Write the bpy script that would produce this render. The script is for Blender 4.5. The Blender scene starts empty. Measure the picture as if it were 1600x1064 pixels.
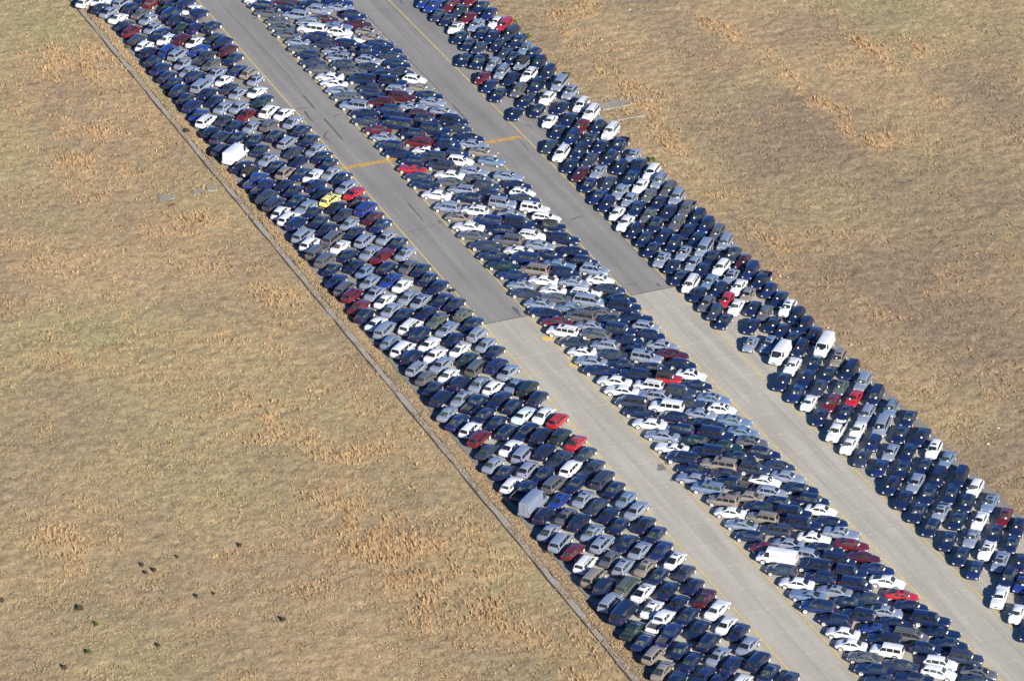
import bpy, math, random
import numpy as np

random.seed(7)
rng = np.random.default_rng(7)
scene = bpy.context.scene
col = scene.collection

# ------------------------------------------------------------------ camera
# Photo pixels are 1600 x 1064. World: X across the runway, Y along it, Z up, metres.
FPX, CX, CY, HORIZON = 6046.0, 800.0, 532.0, -2714.0
PITCH = math.atan((CY - HORIZON) / FPX)
CAM_H = 282.2
YAW = math.radians(22.831)          # the camera looks this far to the right of the runway direction
_f = (math.sin(YAW), math.cos(YAW))
_r = (math.cos(YAW), -math.sin(YAW))

def _raw(x, y, z=0.0):
    u = (x - CX) / FPX
    v = (CY - y) / FPX
    fw = math.cos(PITCH) + v * math.sin(PITCH)
    dn = math.sin(PITCH) - v * math.cos(PITCH)
    t = (CAM_H - z) / dn
    return (_r[0] * u * t + _f[0] * fw * t, _r[1] * u * t + _f[1] * fw * t)

_o = _raw(900, 480)

def ground(x, y, z=0.0):
    """where the sight line through photo pixel (x, y) meets the level z"""
    p = _raw(x, y, z)
    return (p[0] - _o[0], p[1] - _o[1])

cam_d = bpy.data.cameras.new('camera')
cam = bpy.data.objects.new('camera', cam_d)
col.objects.link(cam)
cam.location = (-_o[0], -_o[1], CAM_H)
cam.rotation_euler = (math.pi / 2 - PITCH, 0, -YAW)
cam_d.sensor_width = 36.0
cam_d.lens = FPX / 1600.0 * 36.0
cam_d.clip_start = 1.0
cam_d.clip_end = 8000.0
scene.camera = cam

# ------------------------------------------------------------------ light
SUN_EL = math.radians(25.0)
SHADOW_AZ = math.radians(-29.0) + YAW      # direction the shadows fall, clockwise from +Y
sx, sy = -math.sin(SHADOW_AZ), -math.cos(SHADOW_AZ)   # towards the sun
world = bpy.data.worlds.new('World')
scene.world = world
world.use_nodes = True
wn = world.node_tree.nodes
bg = wn['Background']
sky = wn.new('ShaderNodeTexSky')
sky.sky_type = 'NISHITA'
sky.sun_disc = False
sky.sun_elevation = SUN_EL
sky.sun_rotation = math.atan2(sx, sy)
sky.air_density = 0.75
sky.altitude = 1500.0
sky.dust_density = 0.0
sky.ozone_density = 10.0
world.node_tree.links.new(sky.outputs[0], bg.inputs[0])
bg.inputs[1].default_value = 0.09
sun_d = bpy.data.lights.new('sun', 'SUN')
sun_d.energy = 5.0
sun_d.angle = math.radians(0.5)
sun_d.color = (1.0, 0.945, 0.85)
sun = bpy.data.objects.new('sun', sun_d)
col.objects.link(sun)
sun.location = (0, 0, 100)
sun.rotation_euler = (math.pi / 2 - SUN_EL, 0, math.atan2(sy, sx) + math.pi / 2)
scene.view_settings.view_transform = 'Standard'
scene.view_settings.look = 'None'
scene.view_settings.gamma = 1.0
scene.view_settings.exposure = 1.08
# cars: block, kind, colour, then the photo pixel of each car of that look
CARS = [
    ('verge', 'SUV', 'white', [(140, 4), (420, 174), (322, 189), (439, 332), (451, 341), (892, 731)]),
    ('verge', 'sedan', 'white', [(156, 1), (176, 0), (305, 66), (351, 126), (444, 178), (629, 446), (602, 470), (588, 505), (681, 554), (719, 546), (701, 586), (850, 648), (798, 699), (1055, 875), (1005, 925), (1019, 951), (1121, 951), (1135, 975)]),
    ('verge', 'sedan', 'black', [(158, 11), (258, 11), (225, 1), (250, 54), (365, 92), (271, 130), (325, 146), (336, 158), (372, 215), (400, 219), (406, 235), (484, 219), (378, 260), (432, 260), (469, 252), (504, 245), (514, 256), (446, 289), (459, 299), (504, 302), (465, 314), (490, 332), (499, 346), (535, 278), (526, 324), (511, 359), (554, 364), (544, 399), (519, 421), (555, 416), (622, 380), (658, 421), (669, 436), (684, 448), (692, 468), (711, 475), (630, 492), (668, 489), (710, 530), (738, 506), (774, 549), (678, 606), (780, 625), (759, 646), (776, 660), (822, 674), (788, 738), (851, 740), (901, 755), (960, 764), (968, 821), (980, 848), (1008, 819), (1025, 834), (1030, 899), (1044, 922), (1085, 915), (1059, 942), (1075, 962), (1092, 982), (1155, 986), (1064, 1016), (1079, 1034), (1057, 1061), (1202, 1050), (1232, 1062), (1121, 1064)]),
    ('verge', 'sedan', 'silver', [(171, 19), (234, 30), (241, 44), (288, 100), (296, 112), (338, 115), (400, 125), (372, 146), (350, 168), (374, 168), (395, 198), (458, 191), (494, 234), (420, 249), (518, 271), (479, 324), (542, 292), (546, 350), (604, 372), (579, 394), (579, 440), (586, 458), (634, 396), (639, 464), (658, 470), (612, 484), (691, 569), (760, 538), (795, 581), (749, 599), (721, 622), (699, 646), (771, 725), (912, 778), (995, 796), (858, 831), (926, 832), (1001, 859), (1169, 1008), (1123, 1024)]),
    ('verge', 'SUV', 'silver', [(192, 4), (280, 86), (316, 134), (474, 368), (570, 376), (602, 515), (825, 732), (941, 849), (954, 939)]),
    ('verge', 'hatchback', 'black', [(208, 12), (269, 0), (274, 32), (234, 82), (241, 96), (261, 120), (291, 155), (330, 206), (431, 212), (472, 204), (605, 418), (570, 492), (718, 599), (802, 634), (792, 674), (850, 805), (1108, 1002)]),
    ('verge', 'coupe', 'white', [(185, 29), (298, 15), (261, 62), (402, 144), (490, 275), (532, 385), (671, 538)]),
    ('verge', 'sedan', 'grey', [(221, 21), (331, 101), (640, 416), (885, 806), (954, 872)]),
    ('verge', 'hatchback', 'dark red', [(244, 6), (285, 61), (896, 861)]),
    ('verge', 'SUV', 'navy', [(290, 6), (264, 21), (251, 108), (301, 166), (495, 290), (464, 349), (776, 571)]),
    ('verge', 'pickup', 'navy', [(308, 24), (412, 292), (1046, 991)]),
    ('verge', 'sedan', 'charcoal', [(195, 40), (336, 60), (359, 138), (351, 188), (460, 238), (538, 335), (761, 705), (876, 718), (915, 709), (928, 730), (934, 790), (1071, 894)]),
    ('verge', 'SUV', 'dark red', [(206, 49), (356, 78), (551, 461), (749, 684)]),
    ('verge', 'sedan', 'dark green', [(284, 44), (410, 158), (731, 561), (989, 984)]),
    ('verge', 'hatchback', 'navy', [(306, 44), (306, 120), (1143, 1039)]),
    ('verge', 'hatchback', 'charcoal', [(215, 62), (346, 234)]),
    ('verge', 'hatchback', 'white', [(226, 72), (485, 381), (771, 605), (735, 670), (799, 756), (1158, 1066)]),
    ('verge', 'minivan', 'bright blue', [(264, 79)]),
    ('verge', 'SUV', 'black', [(331, 42), (281, 142), (656, 522), (644, 558), (690, 622), (840, 622), (846, 681), (851, 705), (905, 815), (944, 916), (1185, 1032)]),
    ('verge', 'minivan', 'navy', [(348, 66)]),
    ('verge', 'coupe', 'bright blue', [(310, 79)]),
    ('verge', 'pickup', 'charcoal', [(320, 90)]),
    ('verge', 'sedan', 'navy', [(372, 110), (471, 272), (596, 352), (526, 439), (715, 659), (1034, 859), (1006, 1002), (1101, 1054)]),
    ('verge', 'SUV', 'beige', [(390, 114), (446, 270)]),
    ('verge', 'sedan', 'bright blue', [(311, 180), (611, 438), (875, 781)]),
    ('verge', 'sedan', 'dark red', [(386, 179), (562, 315), (584, 340), (598, 400), (562, 478)]),
    ('verge', 'coupe', 'black', [(368, 196), (951, 804)]),
    ('verge', 'hatchback', 'grey', [(421, 196), (666, 590)]),
    ('verge', 'SUV', 'charcoal', [(345, 215), (418, 308), (428, 319), (942, 748)]),
    ('verge', 'van', 'white', [(368, 240)]),
    ('verge', 'hatchback', 'silver', [(449, 222), (651, 575), (746, 522), (974, 885)]),
    ('verge', 'off-roader', 'black', [(391, 268)]),
    ('verge', 'pickup', 'bright blue', [(400, 282)]),
    ('verge', 'hatchback', 'yellow', [(516, 312)]),
    ('verge', 'coupe', 'bright red', [(554, 302), (901, 691)]),
    ('verge', 'SUV', 'bright blue', [(572, 326)]),
    ('verge', 'minivan', 'grey', [(521, 371), (496, 394), (539, 450)]),
    ('verge', 'SUV', 'grey', [(509, 406), (866, 756)]),
    ('verge', 'sedan', 'light blue', [(571, 424), (979, 779)]),
    ('verge', 'sedan', 'sage grey', [(684, 500)]),
    ('verge', 'minivan', 'white', [(642, 510), (630, 545), (915, 879)]),
    ('verge', 'coupe', 'silver', [(699, 514)]),
    ('verge', 'hatchback', 'light blue', [(610, 534)]),
    ('verge', 'hatchback', 'sage grey', [(724, 491)]),
    ('verge', 'minivan', 'sage grey', [(746, 574), (980, 914)]),
    ('verge', 'coupe', 'light blue', [(804, 602)]),
    ('verge', 'pickup', 'black', [(742, 630), (819, 766)]),
    ('verge', 'SUV', 'dark green', [(825, 606), (875, 681)]),
    ('verge', 'sedan', 'pale aqua', [(819, 648)]),
    ('verge', 'hatchback', 'bright red', [(872, 656)]),
    ('verge', 'minivan', 'silver', [(818, 709), (876, 846)]),
    ('verge', 'van', 'silver', [(834, 785)]),
    ('verge', 'minivan', 'beige', [(928, 901)]),
    ('verge', 'sedan', 'beige', [(1009, 885), (1035, 1047)]),
    ('verge', 'van', 'black', [(975, 956)]),
    ('verge', 'pickup', 'white', [(1032, 969)]),
    ('verge', 'coupe', 'dark red', [(1102, 934)]),
    ('verge', 'hatchback', 'beige', [(1022, 1021)]),
    ('lanes nose left', 'sedan', 'white', [(402, 2), (515, 121), (522, 131), (665, 236), (702, 274), (682, 305), (732, 355), (810, 392), (850, 438), (864, 454), (910, 550), (960, 596), (972, 611), (1015, 662), (1141, 801), (1245, 911), (1317, 989), (1330, 1008)]),
    ('lanes nose left', 'hatchback', 'black', [(410, 9), (481, 86), (610, 228), (644, 210), (645, 252), (732, 310), (782, 360), (1052, 651), (1064, 671), (1172, 838), (1306, 969)]),
    ('lanes nose left', 'sedan', 'grey', [(420, 21), (434, 34), (451, 54), (475, 78), (500, 109), (551, 112), (704, 285), (740, 368), (868, 466), (1352, 1028)]),
    ('lanes nose left', 'sedan', 'dark red', [(444, 4), (590, 204), (869, 504), (1194, 856)]),
    ('lanes nose left', 'sedan', 'black', [(451, 12), (569, 178), (580, 148), (620, 181), (622, 241), (664, 289), (769, 401), (972, 570), (940, 580), (1084, 734), (1188, 792), (1326, 942), (1368, 1047), (1426, 1060)]),
    ('lanes nose left', 'SUV', 'silver', [(462, 24), (554, 165), (1022, 618), (1256, 866)]),
    ('lanes nose left', 'sedan', 'sage grey', [(441, 44)]),
    ('lanes nose left', 'hatchback', 'silver', [(482, 35), (530, 90), (722, 296), (699, 324), (944, 539)]),
    ('lanes nose left', 'SUV', 'white', [(489, 46), (879, 518), (1014, 602), (1039, 635), (1386, 1016)]),
    ('lanes nose left', 'SUV', 'navy', [(495, 59), (762, 345), (820, 404), (1278, 948)]),
    ('lanes nose left', 'sedan', 'silver', [(465, 66), (525, 80), (530, 142), (599, 215), (814, 446), (844, 475), (922, 509), (925, 565), (1035, 681), (1084, 748), (1159, 820), (1231, 849), (1304, 924)]),
    ('lanes nose left', 'hatchback', 'charcoal', [(508, 70), (536, 102), (579, 138), (1221, 890)]),
    ('lanes nose left', 'sedan', 'charcoal', [(489, 99), (572, 190), (654, 276), (759, 385), (822, 459), (898, 535), (956, 555), (1132, 741), (1407, 1040), (1380, 1065)]),
    ('lanes nose right', 'sedan', 'black', [(489, 8), (605, 80), (621, 101), (599, 118), (671, 150), (735, 216), (808, 290), (771, 305), (859, 399), (898, 394), (958, 501), (972, 468), (982, 532), (999, 546), (1024, 576), (1090, 602), (1108, 664), (1156, 715), (1224, 786), (1252, 765), (1300, 816), (1290, 858), (1424, 948), (1401, 974), (1485, 1008)]),
    ('lanes nose right', 'sedan', 'navy', [(530, 5), (594, 70), (696, 219), (1371, 890)]),
    ('lanes nose right', 'SUV', 'silver', [(499, 16), (576, 95), (786, 318), (1011, 559)]),
    ('lanes nose right', 'sedan', 'silver', [(532, 12), (676, 160), (692, 175), (740, 226), (741, 268), (795, 276), (799, 336), (844, 384), (896, 442), (1035, 540), (1096, 648), (1231, 746), (1315, 834), (1385, 956)]),
    ('lanes nose right', 'sedan', 'dark red', [(509, 31), (561, 38), (1051, 554), (1331, 851), (1350, 871)]),
    ('lanes nose right', 'hatchback', 'navy', [(554, 25), (714, 240)]),
    ('lanes nose right', 'sedan', 'light blue', [(528, 42), (768, 252), (874, 415), (1115, 624), (1148, 658), (1161, 676)]),
    ('lanes nose right', 'SUV', 'white', [(530, 51), (836, 326)]),
    ('lanes nose right', 'sedan', 'white', [(545, 64), (938, 438), (1080, 586), (1195, 752), (1282, 799), (1272, 841), (1386, 910)]),
    ('lanes nose right', 'sedan', 'beige', [(575, 50), (584, 60), (658, 138), (755, 239)]),
    ('lanes nose right', 'SUV', 'black', [(548, 70), (614, 129), (710, 190), (680, 204), (700, 228), (812, 349), (882, 374), (976, 479), (969, 516), (1120, 678), (1241, 800), (1255, 818), (1329, 894), (1454, 969)]),
    ('lanes nose right', 'pickup', 'black', [(569, 80)]),
    ('lanes nose right', 'sedan', 'charcoal', [(614, 90), (580, 106), (626, 114), (716, 201), (821, 311), (954, 452), (1076, 630), (1218, 730), (1361, 935), (1529, 1065)]),
    ('lanes nose right', 'hatchback', 'white', [(648, 124), (719, 252), (816, 302), (854, 340), (832, 368), (915, 458), (1128, 639), (1469, 1036), (1467, 1050)]),
    ('lanes nose left', 'SUV', 'black', [(566, 124), (990, 585), (1066, 715), (1106, 706), (1272, 884), (1282, 902), (1342, 961), (1382, 998)]),
    ('lanes nose left', 'hatchback', 'grey', [(541, 152)]),
    ('lanes nose left', 'SUV', 'dark red', [(595, 160)]),
    ('lanes nose left', 'hatchback', 'navy', [(605, 172)]),
    ('lanes nose left', 'van', 'black', [(620, 194)]),
    ('lanes nose left', 'minivan', 'dark red', [(654, 222)]),
    ('lanes nose right', 'hatchback', 'silver', [(624, 141), (929, 422), (1010, 510), (1206, 768)]),
    ('lanes nose right', 'SUV', 'dark red', [(629, 152)]),
    ('lanes nose right', 'coupe', 'silver', [(646, 168)]),
    ('lanes nose right', 'hatchback', 'dark red', [(659, 180)]),
    ('lanes nose right', 'hatchback', 'black', [(665, 189), (914, 409), (880, 426), (1018, 524), (1066, 569), (1195, 709), (1271, 782), (1447, 1012)]),
    ('lanes nose left', 'SUV', 'charcoal', [(676, 245), (689, 259), (1211, 828)]),
    ('lanes nose left', 'coupe', 'bright red', [(644, 265)]),
    ('lanes nose left', 'hatchback', 'white', [(742, 329)]),
    ('lanes nose left', 'sedan', 'beige', [(718, 340), (1168, 776)]),
    ('lanes nose right', 'sedan', 'grey', [(748, 281), (944, 489), (1175, 691), (1530, 1051)]),
    ('lanes nose right', 'hatchback', 'charcoal', [(761, 290)]),
    ('lanes nose left', 'SUV', 'grey', [(794, 375), (931, 522)]),
    ('lanes nose left', 'sedan', 'dark green', [(788, 416)]),
    ('lanes nose left', 'minivan', 'beige', [(836, 421)]),
    ('lanes nose left', 'sedan', 'navy', [(801, 430)]),
    ('lanes nose right', 'off-roader', 'black', [(865, 354)]),
    ('lanes nose left', 'sedan', 'light blue', [(889, 481)]),
    ('lanes nose left', 'coupe', 'black', [(851, 489), (999, 645)]),
    ('lanes nose left', 'minivan', 'grey', [(908, 494)]),
    ('lanes nose right', 'minivan', 'silver', [(921, 470)]),
    ('lanes nose right', 'coupe', 'black', [(996, 498), (1472, 992)]),
    ('lanes nose left', 'minivan', 'charcoal', [(990, 628)]),
    ('lanes nose right', 'off-roader', 'bright red', [(1045, 591)]),
    ('lanes nose right', 'SUV', 'charcoal', [(1064, 611), (1180, 732), (1509, 1027)]),
    ('lanes nose left', 'hatchback', 'dark green', [(1085, 689)]),
    ('lanes nose left', 'coupe', 'white', [(1050, 700)]),
    ('lanes nose left', 'SUV', 'beige', [(1124, 725), (1130, 782), (1192, 809)]),
    ('lanes nose right', 'sedan', 'dark green', [(1132, 698)]),
    ('lanes nose left', 'SUV', 'light blue', [(1106, 762)]),
    ('lanes nose left', 'pickup', 'black', [(1146, 756)]),
    ('lanes nose left', 'van', 'white', [(1215, 870)]),
    ('lanes nose left', 'coupe', 'light blue', [(1262, 931)]),
    ('lanes nose right', 'minivan', 'black', [(1308, 874), (1338, 912)]),
    ('lanes nose right', 'sedan', 'bright red', [(1409, 931)]),
    ('lanes nose left', 'sedan', 'bright blue', [(1369, 983)]),
    ('lanes nose right', 'minivan', 'grey', [(1423, 991)]),
    ('field', 'sedan', 'bright blue', [(664, 4), (676, 10), (1602, 912)]),
    ('field', 'sedan', 'dark red', [(705, 9), (731, 28), (754, 122), (907, 272), (1161, 409), (1299, 629), (1569, 809)]),
    ('field', 'SUV', 'dark red', [(735, 1), (908, 197)]),
    ('field', 'sedan', 'charcoal', [(720, 15), (685, 24), (749, 75), (789, 84), (859, 229), (922, 250), (951, 286), (1281, 605), (1348, 715)]),
    ('field', 'sedan', 'black', [(699, 31), (751, 12), (754, 51), (719, 59), (768, 59), (732, 70), (809, 66), (778, 71), (725, 94), (779, 149), (822, 158), (876, 169), (806, 178), (889, 188), (873, 206), (922, 219), (938, 229), (891, 259), (920, 289), (995, 261), (984, 281), (1029, 318), (995, 327), (1044, 333), (1007, 374), (1039, 368), (1074, 363), (1088, 375), (1020, 388), (1112, 403), (1050, 416), (1062, 434), (1097, 422), (1090, 460), (1131, 501), (1177, 482), (1219, 468), (1175, 510), (1207, 507), (1222, 517), (1238, 531), (1271, 523), (1272, 568), (1259, 592), (1223, 595), (1293, 587), (1282, 652), (1321, 645), (1420, 654), (1407, 679), (1419, 707), (1438, 684), (1444, 730), (1409, 734), (1413, 779), (1450, 774), (1485, 773), (1434, 801), (1497, 813), (1555, 832), (1482, 845), (1581, 850), (1502, 869), (1595, 880), (1598, 930), (1609, 986)]),
    ('field', 'sedan', 'navy', [(764, 22), (765, 135), (935, 308), (1245, 614), (1375, 731), (1524, 890)]),
    ('field', 'sedan', 'silver', [(744, 40), (990, 244), (935, 268), (969, 299), (984, 312), (1034, 406), (1068, 395), (1084, 412), (1142, 432), (1173, 538), (1392, 706), (1430, 755), (1471, 798), (1563, 877)]),
    ('field', 'sedan', 'white', [(712, 44), (775, 36), (859, 190), (1001, 291), (964, 334), (977, 349), (1154, 449), (1149, 481), (1237, 574), (1265, 627), (1340, 672), (1327, 695), (1531, 813), (1542, 860), (1564, 933), (1589, 959)]),
    ('field', 'SUV', 'bright red', [(788, 40)]),
    ('field', 'minivan', 'charcoal', [(799, 52)]),
    ('field', 'pickup', 'black', [(749, 96), (969, 226), (1191, 438)]),
    ('field', 'sedan', 'light blue', [(821, 76), (1109, 440), (1480, 718), (1547, 785)]),
    ('field', 'hatchback', 'black', [(801, 92), (798, 124), (840, 174), (935, 198), (953, 247), (969, 262), (950, 316), (992, 361), (1024, 351), (1054, 380), (1124, 452), (1244, 493), (1256, 508), (1250, 545), (1511, 786), (1455, 824), (1580, 904)]),
    ('field', 'hatchback', 'silver', [(771, 102), (1353, 648)]),
    ('field', 'off-roader', 'silver', [(815, 101)]),
    ('field', 'hatchback', 'navy', [(834, 85), (1201, 454), (1364, 692)]),
    ('field', 'SUV', 'silver', [(784, 114), (891, 145), (1030, 284), (1057, 309), (1130, 379), (1347, 600)]),
    ('field', 'SUV', 'white', [(826, 119), (855, 154), (908, 165), (922, 180), (954, 206), (877, 241), (1018, 270), (1233, 482)]),
    ('field', 'SUV', 'black', [(842, 99), (856, 114), (838, 136), (905, 237), (1090, 342), (1394, 758), (1591, 824)]),
    ('field', 'hatchback', 'grey', [(810, 142)]),
    ('field', 'minivan', 'silver', [(875, 131), (1100, 388), (1377, 666)]),
    ('field', 'SUV', 'navy', [(894, 215), (1103, 354), (1173, 424)]),
    ('field', 'sedan', 'grey', [(1014, 306), (1013, 337), (1056, 351), (1105, 475), (1195, 489)]),
    ('field', 'SUV', 'grey', [(1045, 297), (1123, 366)]),
    ('field', 'pickup', 'grey', [(1072, 328)]),
    ('field', 'hatchback', 'white', [(1127, 418), (1459, 702), (1523, 763)]),
    ('field', 'minivan', 'white', [(1080, 444)]),
    ('field', 'SUV', 'charcoal', [(1145, 399)]),
    ('field', 'sedan', 'beige', [(1168, 460)]),
    ('field', 'hatchback', 'bright red', [(1136, 469)]),
    ('field', 'hatchback', 'charcoal', [(1117, 488)]),
    ('field', 'hatchback', 'light blue', [(1201, 539), (1392, 639)]),
    ('field', 'van', 'white', [(1219, 553), (1288, 540)]),
    ('field', 'SUV', 'beige', [(1309, 562)]),
    ('field', 'minivan', 'black', [(1329, 578), (1368, 618), (1465, 745), (1500, 745)]),
    ('field', 'sedan', 'sage grey', [(1314, 605)]),
    ('field', 'sedan', 'bright red', [(1335, 621)]),
    ('field', 'pickup', 'white', [(1307, 673)]),
    ('field', 'coupe', 'silver', [(1518, 841)]),
]

# ------------------------------------------------------------------ helpers
def new_mat(name):
    m = bpy.data.materials.new(name)
    m.use_nodes = True
    nt = m.node_tree
    return m, nt, nt.nodes['Principled BSDF']

def N(nt, kind, **kw):
    n = nt.nodes.new(kind)
    for k, v in kw.items():
        setattr(n, k, v)
    return n

def noise(nt, scale, detail=4.0, rough=0.55, coord='Object'):
    if coord == 'Position':
        tc = nt.nodes.new('ShaderNodeNewGeometry')
    else:
        tc = nt.nodes.new('ShaderNodeTexCoord')
    n = nt.nodes.new('ShaderNodeTexNoise')
    n.inputs['Scale'].default_value = scale
    n.inputs['Detail'].default_value = detail
    n.inputs['Roughness'].default_value = rough
    if coord == 'Own':          # object space, shifted for every object
        oi = nt.nodes.new('ShaderNodeObjectInfo'); sc = nt.nodes.new('ShaderNodeVectorMath'); sc.operation = 'SCALE'
        sc.inputs[0].default_value = (91, 57, 33); nt.links.new(oi.outputs['Random'], sc.inputs['Scale'])
        ad = nt.nodes.new('ShaderNodeVectorMath'); ad.operation = 'ADD'
        nt.links.new(tc.outputs['Object'], ad.inputs[0]); nt.links.new(sc.outputs[0], ad.inputs[1]); nt.links.new(ad.outputs[0], n.inputs['Vector'])
    else:
        nt.links.new(tc.outputs[coord], n.inputs['Vector'])
    return n

def ramp(nt, src, stops):
    r = nt.nodes.new('ShaderNodeValToRGB')
    e = r.color_ramp.elements
    while len(e) < len(stops):
        e.new(0.5)
    for el, (p, c) in zip(e, stops):
        el.position = p
        el.color = (*c, 1) if len(c) == 3 else c
    nt.links.new(src, r.inputs[0])
    return r

def mix(nt, fac, a, b, blend='MIX'):
    m = nt.nodes.new('ShaderNodeMix')
    m.data_type = 'RGBA'
    m.blend_type = blend
    if isinstance(fac, (int, float)):
        m.inputs[0].default_value = fac
    else:
        nt.links.new(fac, m.inputs[0])
    for s, i in ((a, 6), (b, 7)):
        if isinstance(s, tuple):
            m.inputs[i].default_value = (*s, 1)
        else:
            nt.links.new(s, m.inputs[i])
    return m.outputs[2]

def simple(name, c, rough=0.6, metal=0.0, coat=0.0, spec=0.5):
    m, nt, b = new_mat(name)
    n = noise(nt, 3.0)
    k = 0.10
    r = ramp(nt, n.outputs[0], [(0.3, tuple(v * (1 - k) for v in c)), (0.7, tuple(min(1, v * (1 + k)) for v in c))])
    nt.links.new(r.outputs[0], b.inputs['Base Color'])
    b.inputs['Roughness'].default_value = rough
    b.inputs['Metallic'].default_value = metal
    b.inputs['Coat Weight'].default_value = coat
    b.inputs['Coat Roughness'].default_value = 0.06
    b.inputs['Specular IOR Level'].default_value = spec
    return m

def mesh_obj(name, verts, faces, mats, parent=None, midx=None, smooth=None):
    me = bpy.data.meshes.new(name)
    me.from_pydata(verts, [], faces)
    for m in (mats if isinstance(mats, (list, tuple)) else [mats]):
        me.materials.append(m)
    if midx is not None:
        me.polygons.foreach_set('material_index', midx)
    if smooth is not None:
        me.polygons.foreach_set('use_smooth', [True] * len(me.polygons))
        me.set_sharp_from_angle(angle=math.radians(smooth))
    me.update()
    o = bpy.data.objects.new(name, me)
    col.objects.link(o)
    if parent is not None:
        o.parent = parent
    return o

def tag(o, label=None, cat=None, group=None, kind=None):
    if label: o['label'] = label
    if cat: o['category'] = cat
    if group: o['group'] = group
    if kind: o['kind'] = kind
    return o

def quad_sheet(pts, z):
    return [(p[0], p[1], z) for p in pts], [tuple(range(len(pts)))]

def ccw(pts):
    a = sum(pts[i][0] * pts[(i + 1) % len(pts)][1] - pts[(i + 1) % len(pts)][0] * pts[i][1] for i in range(len(pts)))
    return pts if a > 0 else pts[::-1]

def box_vf(x0, x1, y0, y1, z0, z1):
    v = [(x0, y0, z0), (x1, y0, z0), (x1, y1, z0), (x0, y1, z0), (x0, y0, z1), (x1, y0, z1), (x1, y1, z1), (x0, y1, z1)]
    f = [(3, 2, 1, 0), (4, 5, 6, 7), (0, 1, 5, 4), (1, 2, 6, 5), (2, 3, 7, 6), (3, 0, 4, 7)]
    return v, f

# value noise for scattering (numpy)
_tab = rng.random((256, 256))
def vnoise(x, y, s, off=0):
    x = np.asarray(x) / s + off * 17.3; y = np.asarray(y) / s + off * 9.1
    xi = np.floor(x).astype(int); yi = np.floor(y).astype(int)
    fx = x - xi; fy = y - yi
    fx = fx * fx * (3 - 2 * fx); fy = fy * fy * (3 - 2 * fy)
    g = lambda i, j: _tab[i % 256, j % 256]
    return (g(xi, yi) * (1 - fx) + g(xi + 1, yi) * fx) * (1 - fy) + (g(xi, yi + 1) * (1 - fx) + g(xi + 1, yi + 1) * fx) * fy

# ------------------------------------------------------------------ materials of the setting
def asphalt_mat():
    m, nt, b = new_mat('worn_asphalt')
    big = noise(nt, 0.09, 3)
    tc = nt.nodes.new('ShaderNodeTexCoord')
    mp = nt.nodes.new('ShaderNodeMapping')
    mp.inputs['Scale'].default_value = (0.55, 0.02, 1)
    nt.links.new(tc.outputs['Object'], mp.inputs['Vector'])
    st = nt.nodes.new('ShaderNodeTexNoise'); st.inputs['Scale'].default_value = 1.0; st.inputs['Detail'].default_value = 4
    nt.links.new(mp.outputs[0], st.inputs['Vector'])
    fine = noise(nt, 2.2, 5, 0.7)
    c1 = ramp(nt, big.outputs[0], [(0.3, (0.176, 0.168, 0.153)), (0.7, (0.210, 0.200, 0.180))])
    c2 = ramp(nt, st.outputs[0], [(0.35, (0.86, 0.86, 0.87)), (0.65, (1.12, 1.11, 1.10))])
    c3 = ramp(nt, fine.outputs[0], [(0.3, (0.90, 0.90, 0.90)), (0.7, (1.1, 1.1, 1.1))])
    o = mix(nt, 1.0, c1.outputs[0], c2.outputs[0], 'MULTIPLY')
    o = mix(nt, 1.0, o, c3.outputs[0], 'MULTIPLY')
    nt.links.new(o, b.inputs['Base Color'])
    b.inputs['Roughness'].default_value = 0.9
    return m

def concrete_mat(name, k):
    m, nt, b = new_mat(name)
    big = noise(nt, 0.07, 4, .55, 'Position')
    tc = nt.nodes.new('ShaderNodeNewGeometry')
    mp = nt.nodes.new('ShaderNodeMapping')
    mp.inputs['Scale'].default_value = (0.6, 0.05, 1)
    nt.links.new(tc.outputs['Position'], mp.inputs['Vector'])
    st = nt.nodes.new('ShaderNodeTexNoise'); st.inputs['Scale'].default_value = 1.0; st.inputs['Detail'].default_value = 5
    nt.links.new(mp.outputs[0], st.inputs['Vector'])
    fine = noise(nt, 1.7, 6, 0.72, 'Position')
    c1 = ramp(nt, big.outputs[0], [(0.3, (0.325 * k, 0.300 * k, 0.242 * k)), (0.7, (0.366 * k, 0.338 * k, 0.274 * k))])
    c2 = ramp(nt, st.outputs[0], [(0.35, (0.88, 0.88, 0.88)), (0.65, (1.08, 1.08, 1.08))])
    c3 = ramp(nt, fine.outputs[0], [(0.3, (0.90, 0.90, 0.90)), (0.7, (1.08, 1.08, 1.08))])
    o = mix(nt, 1.0, c1.outputs[0], c2.outputs[0], 'MULTIPLY')
    o = mix(nt, 1.0, o, c3.outputs[0], 'MULTIPLY')
    nt.links.new(o, b.inputs['Base Color'])
    b.inputs['Roughness'].default_value = 0.88
    return m

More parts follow.
